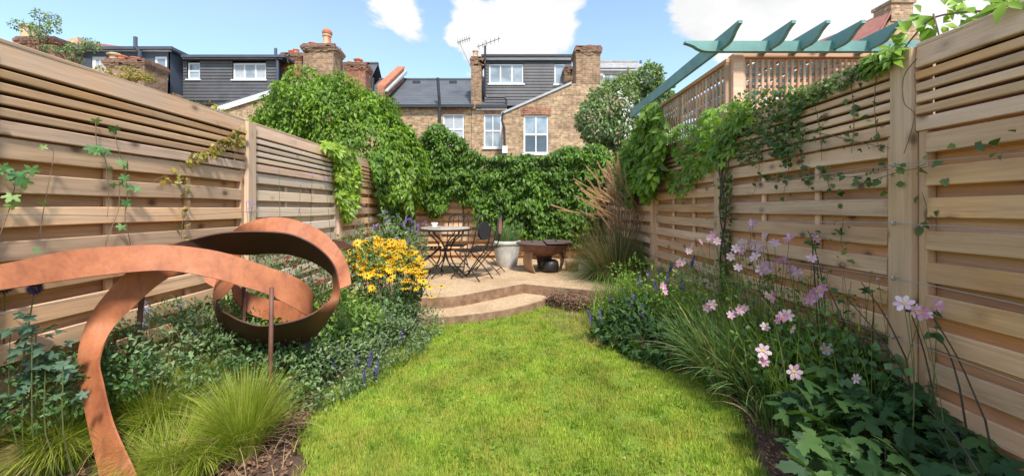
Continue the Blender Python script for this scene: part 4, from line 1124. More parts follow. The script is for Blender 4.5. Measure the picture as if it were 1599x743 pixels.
def T_head(n=26, up=.5):
    """flattish cluster of tiny florets"""
    v = []; f = []
    for i in range(n):
        r_ = math.sqrt((i + .5) / n); th = i * 2.39996
        c = Vector((r_ * math.cos(th), r_ * math.sin(th), up * (1 - r_ * r_) + random.uniform(-.1, .1))); s = .16
        b = len(v); q = random.random() * 3
        for k in range(4): v.append((c.x + s * math.cos(q + k * 1.57), c.y + s * math.sin(q + k * 1.57), c.z + random.uniform(-.08, .08)))
        f.append((b, b + 1, b + 2, b + 3))
    return v, f, None
def T_spike(n=34, w=.16, sz=.075):
    """upright flower spike along +Y"""
    v = []; f = []
    for i in range(n):
        y = i / n; r_ = w * (1 - .6 * y); th = i * 2.4; s = sz
        c = Vector((r_ * math.cos(th), y, r_ * math.sin(th))); b = len(v)
        v += [(c.x - s, y - s * .6, c.z), (c.x + s, y - s * .3, c.z + s * .4), (c.x + s * .6, y + s, c.z), (c.x - s * .6, y + s, c.z - s * .3)]; f.append((b, b + 1, b + 2, b + 3))
    return v, f, None

def norm(a): return a / np.maximum(np.linalg.norm(a, axis=1, keepdims=True), 1e-9)
def frames(D, N):
    D = norm(np.asarray(D, float)); X = norm(np.cross(D, N)); Z = np.cross(X, D); return X, D, Z
def scatter(parent, part, tmpl, P, D, N, S, mats, nobj=0, joined=None, order=None, wid=None, clip=None):
    """leaves/flowers at P, pointing along D, facing N, size S. The nobj first in ORDER become objects sharing one mesh, the rest one joined part"""
    P = np.asarray(P, float); S = np.asarray(S, float) * np.ones(len(P)); n = len(P)
    if n == 0: return
    mats = mats if isinstance(mats, (list, tuple)) else [mats]
    X, Y, Z = frames(D, np.asarray(N, float) + 0.0)
    tv, tf, mi = tmpl; tv = np.asarray(tv, float)
    b = np.array(base(parent)) if parent is not None else np.zeros(3)
    if nobj and n:
        if order is None: order = -(S / np.maximum(P[:, 1], .3)) * (0.6 + rng.random(n) * .4)
        # leave out those the camera cannot see
        pxx = 800 + P[:, 0] * F / np.maximum(P[:, 1], .05); pyy = 325 - (P[:, 2] - H) * F / np.maximum(P[:, 1], .05)
        vis = (P[:, 1] > .3) & (pxx > -4) & (pxx < 1603) & (pyy > -4) & (pyy < 747)
        if clip is not None: vis &= clip
        cand = np.where(vis)[0]; cand = cand[np.argsort(order[cand])]; sel = cand[:nobj]
        me = bpy.data.meshes.new(part); me.from_pydata([tuple(v_) for v_ in tv], [], tf)
        for m_ in mats: me.materials.append(m_)
        if mi: me.polygons.foreach_set('material_index', mi)
        me.polygons.foreach_set('use_smooth', [True] * len(tf))
        for i in sel:
            o = bpy.data.objects.new(part, me); COL.objects.link(o); o.parent = parent
            s = S[i]; ww = s if wid is None else s * wid[i]
            o.matrix_local = Matrix(((X[i, 0] * s, Y[i, 0] * s, Z[i, 0] * s, P[i, 0] - b[0]), (X[i, 1] * s, Y[i, 1] * s, Z[i, 1] * s, P[i, 1] - b[1]),
                                     (X[i, 2] * s, Y[i, 2] * s, Z[i, 2] * s, P[i, 2] - b[2]), (0, 0, 0, 1)))
        rest = np.setdiff1d(np.arange(n), sel)
    else: rest = np.arange(n)
    if len(rest) == 0: return
    P, X, Y, Z, S = P[rest], X[rest], Y[rest], Z[rest], S[rest]; k = len(tv); n = len(P)
    V = (X[:, None, :] * tv[None, :, 0:1] + Y[:, None, :] * tv[None, :, 1:2] + Z[:, None, :] * tv[None, :, 2:3]) * S[:, None, None] + P[:, None, :] - b
    fl_, ml = [], []
    for kk in sorted({len(f_) for f_ in tf}):
        ids = [i for i, f_ in enumerate(tf) if len(f_) == kk]
        fa = np.array([tf[i] for i in ids]); fl_.append((fa[None] + (np.arange(n) * k)[:, None, None]).reshape(-1, kk))
        if mi: ml.append(np.tile(np.array([mi[i] for i in ids]), n))
    nm = joined or (part if part in ('foliage', 'florets') else part)
    return link(nm, np_mesh(nm, V.reshape(-1, 3), fl_, mats, np.concatenate(ml) if mi else None, smooth=True), parent, kind='stuff')

def blades(parent, name, root, h, az, lean, mat, w=.004, segs=4, curl=1.0, kind='stuff', taper=.15, gravity=None):
    """arching grass blades: root (n,3), length h, direction az, lean 0 upright..1 flat, all vectorised"""
    root = np.asarray(root, float); n = len(root)
    if n == 0: return
    h = h * np.ones(n); lean = lean * np.ones(n); w = w * np.ones(n)
    dx, dy = np.cos(az), np.sin(az); p = root.copy(); rows = []
    side = np.stack([-dy, dx, np.zeros(n)], 1)
    tw = rng.normal(0, .5, n); sx = side * np.cos(tw)[:, None] + np.stack([dx, dy, np.zeros(n)], 1) * np.sin(tw)[:, None]
    for i in range(segs + 1):
        t = i / segs; ww = w * (1 - (1 - taper) * t ** 1.6) * .5
        if i == segs: rows.append(p[:, None, :].copy())
        else: rows.append(np.stack([p - sx * ww[:, None], p + sx * ww[:, None]], 1))
        ang = np.minimum(lean * (.35 + curl * 1.5 * t), 2.75) * 1.0
        st = h / segs
        p = p + np.stack([dx * np.sin(ang) * st, dy * np.sin(ang) * st, np.cos(ang) * st], 1)
        p[:, 2] = np.maximum(p[:, 2], root[:, 2] + .004)
    V = np.concatenate(rows, 1); k = V.shape[1]; idx0 = (np.arange(n) * k)[:, None]
    q = np.concatenate([idx0 + np.array([[2 * i, 2 * i + 1, 2 * i + 3, 2 * i + 2]]) for i in range(segs - 1)], 0) if segs > 1 else np.zeros((0, 4), int)
    t3 = idx0 + np.array([[2 * segs - 2, 2 * segs - 1, 2 * segs]])
    b = np.array(base(parent)) if parent is not None else 0
    return link(name, np_mesh(name, V.reshape(-1, 3) - b, [q, t3], mat), parent, kind=kind)

def blob_points(ells, n, lump=.18, seed=0.0, depth=.25, freq=1.6):
    """points in the outer layer of a union of ellipsoids with a lumpy surface"""
    out_p, out_n = [], []
    areas = [((e[3] * e[4]) + (e[4] * e[5]) + (e[3] * e[5])) for e in ells]; tot = sum(areas)
    for e, ar in zip(ells, areas):
        m_ = int(n * ar / tot); d = norm(rng.normal(size=(m_, 3)))
        lum = np.array([mnoise.noise(Vector((q[0] * freq + seed, q[1] * freq, q[2] * freq + e[0]))) + .5 * mnoise.noise(Vector((q[0] * freq * 2.7, q[1] * freq * 2.7 + seed, q[2] * freq * 2.7))) for q in d])
        r_ = 1 + lump * lum - depth * rng.random(m_) ** 1.8
        rad = np.array(e[3:6]); p = d * rad * r_[:, None] + np.array(e[0:3]); out_p.append(p); out_n.append(norm(d / rad))
    P = np.concatenate(out_p); N = np.concatenate(out_n)
    keep = np.ones(len(P), bool)
    for e in ells:
        q = (P - np.array(e[0:3])) / np.array(e[3:6]); keep &= (np.linalg.norm(q, axis=1) > .68)
    return P[keep], N[keep]
def leafdirs(n, N, hang=1.0, out=.5, jit=.6, up=.5):
    """drooping leaves: tips down and out, faces out and up"""
    D = np.array([0, 0, -1.0]) * hang + N * out + rng.normal(0, jit, (n, 3))
    F_ = N * 1.0 + np.array([0, 0, up]) + rng.normal(0, jit * .8, (n, 3)); return D, F_
def poly_area_sample(poly, n):
    xs = [p[0] for p in poly]; ys = [p[1] for p in poly]; out_ = []
    while sum(len(a) for a in out_) < n:
        x = rng.uniform(min(xs), max(xs), n * 2); y = rng.uniform(min(ys), max(ys), n * 2); k = pts_in_poly(x, y, poly); out_.append(np.stack([x[k], y[k]], 1))
    return np.concatenate(out_)[:n]
def inframe(P):
    return P
def twig(parent, pts, r0, r1=None, name='stem', mat=None, k=5, kind=None):
    r1 = r0 * .4 if r1 is None else r1; n = len(pts); m_ = MB()
    m_.tube(pts, [r0 + (r1 - r0) * i / (n - 1) for i in range(n)], k, cap=False); return m_.build(name, mat or M_stem, parent, kind=kind)
# ================================================================== LAWN
ND = norm
xs_ = rng.uniform(-2.2, 2.4, 640000); ys_ = rng.uniform(1.55, 6.2, 640000)
k = pts_in_poly(xs_, ys_, LAWN)
keepp = rng.random(len(xs_)) < np.clip(2.6 / ys_, .25, 1.0); k &= keepp
xs_, ys_ = xs_[k], ys_[k]
clump = np.array([mnoise.noise(Vector((a * 5, b * 5, 1))) + .6 * mnoise.noise(Vector((a * 17, b * 17, 4))) for a, b in zip(xs_, ys_)])
kk = rng.random(len(xs_)) < np.clip(.85 + clump * .9, .45, 1)
xs_, ys_, clump = xs_[kk], ys_[kk], clump[kk]; n = len(xs_)
hh = np.clip(.026 + clump * .024 + rng.normal(0, .007, n), .010, .06)
lawn_g = blades(None, 'grass', np.stack([xs_, ys_, np.full(n, .002)], 1), hh, rng.uniform(0, 6.283, n), np.abs(rng.normal(.35, .3, n)), LM_lawn, w=.0028 + .0012 * ys_ * .6, segs=2, curl=.9)
lawn_g['label'] = 'short bright green lawn grass'
# clover, weeds and fallen bits in the turf
cl = poly_area_sample([p for p in LAWN if p[1] > 1.4], 9000); cn = np.array([mnoise.noise(Vector((a * 2.2, b * 2.2, 9))) for a, b in cl]); cl = cl[(cn > .12) | (rng.random(len(cl)) < .08)]; n = len(cl)
scatter(None, 'clover', T_lance(.42, .05, -.1), np.stack([cl[:, 0], cl[:, 1], .018 + .016 * rng.random(n)], 1), rng.normal(size=(n, 3)) * np.array([1, 1, .25]), np.array([0, 0, 1.0]) + rng.normal(0, .4, (n, 3)), .017 * rng.uniform(.6, 1.3, n), LM_bright)
tf_ = poly_area_sample([p for p in LAWN if p[1] > 1.4], 260); P_, A_ = [], []
for a, b in tf_:
    for _ in range(26): P_.append((a + random.gauss(0, .022), b + random.gauss(0, .022), 0.0))
P_ = np.array(P_); n = len(P_)
blades(None, 'coarse_grass', P_, rng.uniform(.03, .085, n), rng.uniform(0, 6.283, n), rng.uniform(.05, .9, n), LM_bright, w=.0038, segs=3)
dd_ = poly_area_sample([p for p in LAWN if p[1] > 1.4], 2600); n = len(dd_)
blades(None, 'dead_grass', np.stack([dd_[:, 0], dd_[:, 1], np.full(n, .006)], 1), rng.uniform(.02, .05, n), rng.uniform(0, 6.283, n), rng.uniform(.5, 1.5, n), LM_straw, w=.003, segs=2)
# shaggy edge blades
ed = []
for ln in (ll, lr):
    for a, b in zip(ln[:-1], ln[1:]):
        if max(a.y, b.y) < 1.6: continue
        for _ in range(int((b - a).length * 420)): ed.append(a.lerp(b, random.random()) + Vector((random.gauss(0, .022), random.gauss(0, .022), -.005)))
ed = np.array([tuple(p) for p in ed]); n = len(ed)
e_ = blades(None, 'edge_grass', ed, np.abs(rng.normal(.05, .018, n)), rng.uniform(0, 6.283, n), np.abs(rng.normal(.55, .35, n)), LM_lawn, w=.004, segs=3)
# dry straw in the lawn's back right corner and clover specks
sp = poly_area_sample([(.55, 5.6), (1.35, 5.9), (1.35, 4.2), (.75, 4.0), (.35, 5.0)], 3600); n = len(sp)
blades(None, 'dry_grass', np.stack([sp[:, 0], sp[:, 1], np.full(n, .0)], 1), np.abs(rng.normal(.06, .03, n)), rng.uniform(0, 6.283, n), np.abs(rng.normal(.6, .35, n)), [LM_straw], w=.0035, segs=3)

# ================================================================== BARK, CRUMBS
def chips(name, poly, n, z, size, mat, jz=.01):
    p = poly_area_sample(poly, n); P = np.stack([p[:, 0], p[:, 1], z + rng.random(n) * jz], 1)
    D = rng.normal(size=(n, 3)); D[:, 2] *= .35; N = np.array([0, 0, 1.0]) + rng.normal(0, .45, (n, 3))
    return scatter(None, name, T_diamond(.30, .12, .05), P, D, N, size * (.5 + rng.random(n)), mat)
chips('bark_mulch', [(1.30, 1.5), (1.95, 1.5), (1.9, 2.6), (1.75, 3.2), (1.60, 3.2), (1.54, 2.8), (1.44, 2.42), (1.32, 2.1)], 1500, .035, .022, M_mulch)
chips('leaf_litter', [(-2.2, 1.5), (-1.05, 1.5), (-1.22, 2.4), (-1.40, 3.0), (-2.2, 3.0)], 5200, .035, .026, M_mulch, .02)
chips('mulch_bank', [(.62, 5.95), (1.5, 5.7), (1.5, 5.15), (.75, 5.35), (.45, 5.75)], 6500, .02, .028, M_mulch, .17)
sp = poly_area_sample([(-1.8, 1.6), (-1.05, 1.6), (-1.22, 2.35), (-1.5, 2.6)], 180); n = len(sp)
blades(None, 'straw_litter', np.stack([sp[:, 0], sp[:, 1], np.full(n, .04)], 1), np.abs(rng.normal(.13, .05, n)), rng.uniform(0, 6.283, n), rng.uniform(1.1, 1.5, n), LM_straw, w=.004, segs=3, curl=.4)

# ================================================================== CREEPERS
def hang_strands(starts, n_each, length, step=.05):
    P = []
    for s in starts:
        L_ = length * random.uniform(.4, 1.2); q = Vector(s); wob = random.random() * 9
        for i in range(int(L_ / step)):
            q = q + Vector((mnoise.noise(Vector((wob, i * .3, 0))) * .03, -.002, -step))
            for _ in range(n_each): P.append(q + Vector((random.gauss(0, .035), random.gauss(0, .03), random.gauss(0, .02))))
    return np.array([tuple(p) for p in P])
def curtain(parent, poly, fmap, nrm, n, thick, size, tmpl, mat, nobj=0, hang=1.0, out=.55, jit=.55, part='leaf', bulge=.5, fr=.03, up=.5):
    pp = poly_area_sample(poly, n)
    nn_ = np.array([mnoise.noise(Vector((a * fr, b * fr, 2))) + .5 * mnoise.noise(Vector((a * fr * 2.6, b * fr * 2.6, 7))) for a, b in pp])
    kp = rng.random(len(pp)) < np.clip(1.0 + nn_ * .75, .25, 1); pp, nn_ = pp[kp], nn_[kp]
    dd = thick * (rng.random(len(pp)) ** .6) * (.55 + bulge * np.clip(nn_ + .25, 0, 1)) + .03
    P = np.array([tuple(fmap(a, b, d)) for (a, b), d in zip(pp, dd)]); N = np.tile(np.array(nrm, float), (len(P), 1)); N = N + rng.normal(0, .3, N.shape)
    D, F_ = leafdirs(len(P), ND(N), hang, out, jit, up)
    order = -dd * 1.0 + rng.random(len(P)) * thick * .4
    return scatter(parent, part, tmpl, P, D, F_, size * rng.uniform(.65, 1.25, len(P)), mat, nobj, 'foliage', order)
TL, TD, TC, TA, TI = T_lance(.25), T_diamond(), T_creeper(), T_broad(5), T_lance(.36, .08, -.2)

# the big mound, over the left fence
mp = thing('virginia_creeper', 'great rounded mound of bright green creeper spilling over the far end of the left fence', 'climbing plant', (-3.0, 8.0, 0))
E_ = [(-3.95, 8.3, 2.45, .98, 1.3, 1.50), (-3.35, 8.3, 2.55, .90, 1.25, 1.35), (-2.75, 8.2, 2.40, .80, 1.2, 1.15), (-4.6, 8.5, 2.10, .66, 1.1, 1.20), (-2.25, 8.3, 2.15, .50, .9, .85), (-3.9, 8.6, 3.1, .65, .9, .80)]
def surf(ells, n, mat, tmpl, size, parent, nobj, lump=.22, seed=0., depth=.22, hang=1.0, out=.5, jit=.5, freq=1.6, up=.5, zmin=.1, front=-.45, part='leaf', xmax=None):
    P, N = blob_points(ells, n, lump, seed, depth, freq)
    kp = (P[:, 2] > zmin) & (N[:, 1] < -front * 1.0)
    if xmax is not None: kp &= P[:, 0] < xmax
    P, N = P[kp], N[kp]; D, F_ = leafdirs(len(P), N, hang, out, jit, up)
    order = N[:, 1] * .5 + rng.random(len(P)) * .5
    return scatter(parent, part, tmpl, P, D, F_, size * rng.uniform(.6, 1.25, len(P)), mat, nobj, 'foliage', order)
surf(E_, 80000, LM_mound, TL, .098, mp, 300, lump=.26, depth=.25, freq=2.2)
hs = hang_strands([(x, 7.2 + .3 * math.sin(x * 7), 2.25 + .12 * math.sin(x * 11)) for x in np.arange(-3.0, -1.75, .075)], 3, .75)
N = np.tile([0.2, -1, 0], (len(hs), 1)) + rng.normal(0, .4, hs.shape); D, F_ = leafdirs(len(hs), ND(N), 1.2, .5, .4)
scatter(mp, 'leaf', TL, hs, D, F_, .12 * rng.uniform(.6, 1.2, len(hs)), LM_mound, 0, 'hanging_foliage')
for (x, z1) in ((-3.9, 3.3), (-3.2, 3.2), (-2.6, 2.7)):
    twig(mp, [(x, 8.4, 0), (x + .1, 8.4, z1 * .5), (x - .1, 8.3, z1)], .05, .02, 'trunk', M_bark, 7)

# the part hanging down inside, on the left fence
mq = thing('virginia_creeper', 'curtain of darker creeper hanging down the left fence corner under the great mound', 'climbing plant', (XL + .1, 7.8, 0))
fmapL = lambda px, py, d: FP(-1, px, py, d)
curtain(mq, [(578, 235), (604, 235), (636, 255), (642, 300), (648, 345), (640, 400), (612, 400), (602, 380), (596, 330), (586, 290)], fmapL, (.8, -.6, .1), 4200, .32, .10, TL, LM_back, 170)
# rear wall creeper
bk = thing('virginia_creeper', 'thick leafy creeper covering the rear fence behind the patio', 'climbing plant', (0, YB - .1, 0))
fmapB = lambda px, py, d: W(px, py, YB - d)
polyB = [(648, 262), (652, 222), (662, 205), (676, 193), (690, 192), (704, 205), (722, 214), (734, 232), (748, 238), (764, 247), (782, 240), (800, 244), (822, 238), (846, 244), (868, 234), (884, 226), (905, 232), (922, 222), (942, 226), (960, 250), (975, 262), (975, 385), (950, 402), (925, 398), (905, 380), (885, 382), (866, 374), (846, 392), (828, 372), (806, 368), (790, 352), (778, 362), (764, 348), (748, 346), (742, 318), (722, 318), (706, 305), (694, 330), (676, 340), (662, 325), (658, 300)]
curtain(bk, polyB, fmapB, (0, -1, .15), 27000, .46, .105, TL, LM_back, 300, bulge=.55, fr=.06)
# wall behind it, so that the top does not end in the air
hs = hang_strands([(x, YB - .35 - .15 * math.sin(x * 5), 1.45 + .2 * math.sin(x * 4.1)) for x in np.arange(-.85, 2.0, .09)], 3, .45)
N = np.tile([0., -1, 0], (len(hs), 1)) + rng.normal(0, .4, hs.shape); D, F_ = leafdirs(len(hs), ND(N), 1.2, .5, .4)
scatter(bk, 'leaf', TL, hs, D, F_, .125 * rng.uniform(.6, 1.2, len(hs)), LM_back, 0, 'hanging_foliage')
for x in (-1.2, .3, 1.2): twig(bk, [(x, YB - .06, ZP), (x + .1, YB - .08, 1.2), (x - .05, YB - .08, 2.2)], .025, .01, 'stem', M_bark, 6)
# right corner creeper on the right fence
rc = thing('virginia_creeper', 'light green creeper climbing the far end of the right fence beside the lattice', 'climbing plant', (XR - .1, 7.2, 0))
fmapR = lambda px, py, d: FP(1, px, py, d)
curtain(rc, [(960, 250), (975, 225), (1000, 200), (1008, 165), (1026, 160), (1036, 185), (1040, 230), (1030, 262), (1022, 300), (1010, 310), (1000, 290), (985, 320), (965, 300)], fmapR, (-.8, -.6, .1), 3800, .30, .13, TL, LM_mound, 200)
# yellow-green one on the left post
yg = thing('climbing_vine', 'yellow-green vine tumbling down beside the third post of the left fence', 'climbing plant', (XL + .1, 6.0, 0))
curtain(yg, [(510, 222), (532, 226), (552, 238), (562, 262), (560, 300), (554, 332), (542, 346), (532, 330), (528, 290), (526, 245), (505, 228)], fmapL, (.8, -.6, .1), 900, .16, .10, TC, LM_lime, 200)

# creeper spread along the right fence : bright front mass and the small leaved one
r1 = thing('virginia_creeper', 'bright green creeper sprawling over the right fence below the lattice trellis', 'climbing plant', (XR - .1, 4.6, 0))
curtain(r1, [(1034, 212), (1060, 195), (1085, 192), (1105, 172), (1124, 168), (1140, 158), (1172, 160), (1176, 190), (1152, 200), (1142, 240), (1132, 262), (1110, 262), (1088, 282), (1066, 310), (1046, 300), (1040, 272), (1062, 262), (1050, 240)], fmapR, (-.8, -.6, .2), 720, .15, .074, TC, LM_bright, 290, fr=.07)
r2 = thing('clematis', 'small leaved dark climber trailing over the middle of the right fence', 'climbing plant', (XR - .1, 3.6, 0))
curtain(r2, [(1140, 150), (1185, 140), (1235, 135), (1262, 140), (1250, 180), (1262, 210), (1240, 240), (1232, 262), (1205, 240), (1200, 210), (1180, 262), (1150, 250), (1140, 200)], fmapR, (-.9, -.4, .2), 1150, .11, .040, TI, LM_ivy, 200, hang=.5, jit=.9, fr=.09)
curtain(r2, [(1225, 148), (1300, 118), (1372, 88), (1408, 72), (1412, 84), (1380, 104), (1330, 132), (1290, 150), (1240, 185)], fmapR, (-.9, -.4, .2), 620, .09, .032, TI, LM_ivy, 80, hang=.5, jit=.9, fr=.12)
def runner(parent, pts, fmap, size, dens, mat, tmpl, d=.05, stem=.0028, spread=.03, nobj=60, smat=None, hang=.8, jit=.7, nrm=(-1, -.3, .2)):
    """a stem along the fence with leaves on it"""
    P0 = smooth_line([fmap(x, y, d) for x, y in pts], 6)
    twig(parent, P0, stem, stem * .5, 'stem', smat or M_stemB, 5)
    P = []
    for a, b in zip(P0[:-1], P0[1:]):
        k_ = (b - a).length * dens
        for _ in range(int(k_) + (random.random() < k_ % 1)): P.append(a.lerp(b, random.random()) + Vector((random.gauss(0, spread), random.gauss(0, spread), random.gauss(0, spread))))
    if not P: return
    P = np.array([tuple(p) for p in P]); N = np.tile(np.array(nrm, float), (len(P), 1)) + rng.normal(0, .4, P.shape); D, F_ = leafdirs(len(P), ND(N), hang, .4, jit)
    scatter(parent, 'leaf', tmpl, P, D, F_, size * rng.uniform(.6, 1.3, len(P)), mat, nobj, 'foliage')
for pts in ([(1180, 220), (1186, 260), (1178, 300)], [(1225, 200), (1232, 260), (1222, 310)], [(1245, 170), (1250, 235), (1262, 290), (1300, 300)], [(1262, 205), (1300, 212), (1350, 224), (1400, 232)],
            [(1200, 280), (1260, 272), (1330, 276), (1402, 262)], [(1290, 260), (1297, 300), (1312, 310)], [(1328, 120), (1334, 180), (1330, 240)], [(1372, 100), (1366, 160), (1372, 235)], [(1270, 150), (1280, 200), (1284, 250)],
            [(1140, 210), (1136, 300), (1132, 380), (1140, 460)], [(1130, 240), (1142, 320), (1136, 400), (1130, 470)], [(1318, 340), (1314, 380), (1325, 395)], [(1440, 360), (1448, 330), (1440, 300)]):
    runner(r2, pts, fmapR, .042, 42, LM_ivy, TI, nobj=24, jit=.9, hang=.6)
for pts in ([(1500, 232), (1540, 226), (1570, 236), (1599, 232)], [(1330, 292), (1400, 270), (1440, 262), (1480, 256)]):
    runner(r2, pts, fmapR, .045, 40, LM_ivy, TI, nobj=24, jit=.9, hang=.6, d=.09)
# tall dark trunk of stems on the far right post
for k_ in range(4): twig(r2, smooth_line([FP(1, 1130 + random.uniform(-7, 7), y, .12 + random.uniform(-.02, .03)) for y in (470, 400, 330, 270, 215)], 4), .007, .004, 'stem', M_stemD)
curtain(r2, [(1122, 260), (1146, 262), (1142, 330), (1146, 430), (1126, 450), (1128, 350)], fmapR, (-.8, -.6, .1), 260, .08, .04, TI, LM_ivy, 40, jit=.9)

# large leaves at the top right
tr = thing('virginia_creeper', 'large bright five-leaflet creeper reaching over the top of the right fence near the camera', 'climbing plant', (XR, 2.2, ZR))
def bigleaves(parent, specs, mat, X0=None, side=1, d=-.03):
    for px, py, s, ang in specs:
        p = FP(side, px, py, d); c_, s_ = math.cos(ang), math.sin(ang)
        n = 5; base_n = Vector((-.5 * side, -.8, .35))
        for k_ in range(n):
            a = ang + (k_ - 2) * .62 + random.uniform(-.1, .1); ln = s * (1 - .14 * abs(k_ - 2)) * random.uniform(.85, 1.1)
            D = Vector((math.sin(a) * .8, -.15 + random.uniform(-.3, .3), math.cos(a))) ; N_ = base_n + Vector((random.gauss(0, .25), random.gauss(0, .25), random.gauss(0, .25)))
            scatter(parent, 'leaflet', T_lance(.26, .07, -.16), [p + D.normalized() * .012], [D], [N_], [ln], mat, 1)
bigleaves(tr, [(1440, 22, .115, 3.9), (1452, 40, .10, 3.3), (1476, 12, .095, 1.2), (1410, 70, .10, 3.9), (1418, 52, .085, 5.0), (1395, 92, .08, 4.0), (1498, 28, .085, .9), (1530, 22, .10, 3.5), (1508, 6, .08, 5.6),
               (1545, 8, .085, 1.8), (1572, 4, .08, 4.4), (1590, 8, .07, 1.4), (1470, 38, .07, 1.9), (1382, 105, .06, 4.4), (1365, 112, .055, 5.4)], LM_bright)
bigleaves(tr, [(1528, 36, .11, 3.3)], LM_vine)
twig(tr, smooth_line([FP(1, x, y, .0) for x, y in ((1599, 22), (1550, 18), (1500, 20), (1455, 30), (1425, 60), (1400, 92), (1370, 112), (1330, 130))], 5), .006, .003, 'stem', M_stemB)
twig(tr, smooth_line([FP(1, x, y, .02) for x, y in ((1458, 22), (1464, 44), (1470, 68))], 4), .004, .003, 'stem', M_stemB)
twig(tr, smooth_line([FP(1, x, y, .10) for x, y in ((1432, 92), (1412, 120), (1412, 160), (1428, 178), (1422, 210), (1412, 240))], 5), .003, .002, 'stem', M_stemB)
curtain(tr, [(1340, 100), (1400, 70), (1412, 80), (1360, 118)], fmapR, (-.8, -.5, .4), 60, .10, .075, TC, LM_bright, 60)
runner(tr, [(1560, 8), (1580, 18), (1610, 12)], fmapR, .09, 60, LM_bright, TC, d=-.02, nobj=40)

# vines on the left fence
def leafrow(parent, specs, mat, tmpl, side=-1, d=.06):
    for px, py, s in specs:
        p = FP(side, px, py, d + random.uniform(0, .04)); a = random.uniform(-.9, .9)
        scatter(parent, 'leaf', tmpl, [p], [Vector((a * .3, -a, -.8))], [Vector((1, -.6, .5)) + Vector((random.gauss(0, .3),) * 3)], [s * random.uniform(.85, 1.15)], mat, 1)
v1 = thing('climbing_vine', 'thin vine with pale lobed leaves climbing the middle of the near left fence panel', 'climbing plant', (XL + .1, 2.6, 0))
for pts in ([(172, 420), (166, 380), (185, 330), (188, 290), (196, 270), (184, 230), (178, 200)], [(200, 450), (205, 390), (196, 340), (200, 300), (193, 262)], [(150, 186), (152, 230), (165, 250), (170, 300), (168, 340)]):
    twig(v1, smooth_line([FP(-1, x, y, .06) for x, y in pts], 5), .0025, .0015, 'stem', M_stemB)
leafrow(v1, [(a_, b_, c_ * .78) for a_, b_, c_ in [(150, 187, .05), (178, 200, .05), (143, 230, .05), (158, 230, .055), (166, 234, .05), (152, 236, .04), (192, 252, .055), (198, 256, .045), (196, 275, .055), (202, 290, .05), (190, 284, .04), (214, 292, .045), (197, 314, .055), (200, 318, .045), (191, 352, .045), (176, 288, .035), (172, 262, .03)]], LM_vine, TA)
v2 = thing('climbing_vine', 'small vine with green leaves at the left edge of the near left fence panel', 'climbing plant', (XL + .1, 1.98, 0))
for pts in ([(62, 372), (70, 320), (84, 245), (80, 232)], [(-5, 380), (14, 330), (22, 300), (26, 270)]): twig(v2, smooth_line([FP(-1, x, y, .05) for x, y in pts], 5), .0022, .0014, 'stem', M_stemB)
leafrow(v2, [(a_, b_, c_ * .8) for a_, b_, c_ in [(30, 275, .07), (36, 282, .06), (24, 268, .055), (20, 305, .05), (20, 316, .045), (50, 262, .05), (4, 258, .05), (10, 264, .04), (68, 228, .03), (66, 316, .03), (58, 388, .025)]], LM_vine, TA)
v3 = thing('climbing_vine', 'ochre and green vine along the top of the second left fence panel end', 'climbing plant', (XL + .1, 3.4, 0))
for pts in ([(300, 250), (330, 236), (352, 222), (376, 200)], [(283, 400), (285, 350), (292, 310), (278, 262)], [(240, 282), (262, 276), (290, 290), (300, 292)]): runner(v3, pts, fmapL, .04, 40, LM_ochre, TI, nobj=60, jit=.9, nrm=(1, -.3, .2), spread=.022, stem=.002)
curtain(v3, [(285, 258), (300, 238), (330, 232), (350, 215), (372, 198), (384, 200), (378, 228), (345, 238), (320, 252)], fmapL, (1, -.4, .2), 170, .07, .04, TI, LM_ochre, 170, jit=.9)
runner(v3, [(330, 165), (345, 172), (355, 176)], lambda a, b, d: FP(-1, a, b, -.15), .05, 90, LM_ochre, TI, nobj=30, nrm=(.5, -1, .2))
v4 = thing('climbing_vine', 'yellowish sprigs peeping over the left fence in front of the clad dormer', 'climbing plant', (XL - .3, 3.2, 1.9))
for (px, py) in ((268, 146), (292, 152), (318, 160), (345, 166), (356, 170), (368, 176), (250, 148), (335, 172)):
    p = W(px, py + 16, 3.6 if px > 330 else 3.2)
    twig(v4, [p + Vector((0, 0, -.45)), p, W(px + 3, py - 4, p.y)], .003, .001, 'stem', M_stem)
    k_ = 14; P = np.array([tuple(p + Vector((random.gauss(0, .03), random.gauss(0, .03), random.uniform(-.1, .08)))) for _ in range(k_)])
    scatter(v4, 'leaf', TD, P, rng.normal(size=(k_, 3)), rng.normal(size=(k_, 3)) + np.array([0, -1, 1]), .026 * rng.uniform(.6, 1.2, k_), LM_lime if px > 300 else LM_low, 14)

# buddleia on the far chimneys
for (px, py, Y, rx, rz, lab) in ((62, 52, 18.2, .75, .85, 'wispy shrub growing out of the leftmost chimney beside its pot'), (118, 82, 18.0, .9, .5, 'shrub between the two left chimneys in front of the blue roof'),
                                 (200, 118, 17.0, .95, .45, 'pale scrubby bush growing over the second chimney')):
    c = W(px, py, Y); s_ = thing('buddleia', lab, 'shrub', (c.x, c.y, c.z - 1.0), 'shrubs growing on the old chimneys')
    E2 = []
    for k_ in range(7):
        a = k_ * .9; e = c + Vector((math.cos(a * 2.1) * rx * .8, math.sin(a) * .3, random.uniform(-.4, .9) * rz))
        twig(s_, smooth_line([c + Vector((0, 0, -1.0)), c.lerp(e, .5) + Vector((0, 0, -.2)), e], 3), .03, .008, 'branch', M_stemB); E2.append((e.x, e.y, e.z, rx * .32, .3, rz * .28))
    surf(E2, 1500, LM_vib if px != 200 else LM_ochre, TD, .10, s_, 0, depth=.9, jit=1.0, front=-1.0, zmin=-5, part='foliage')

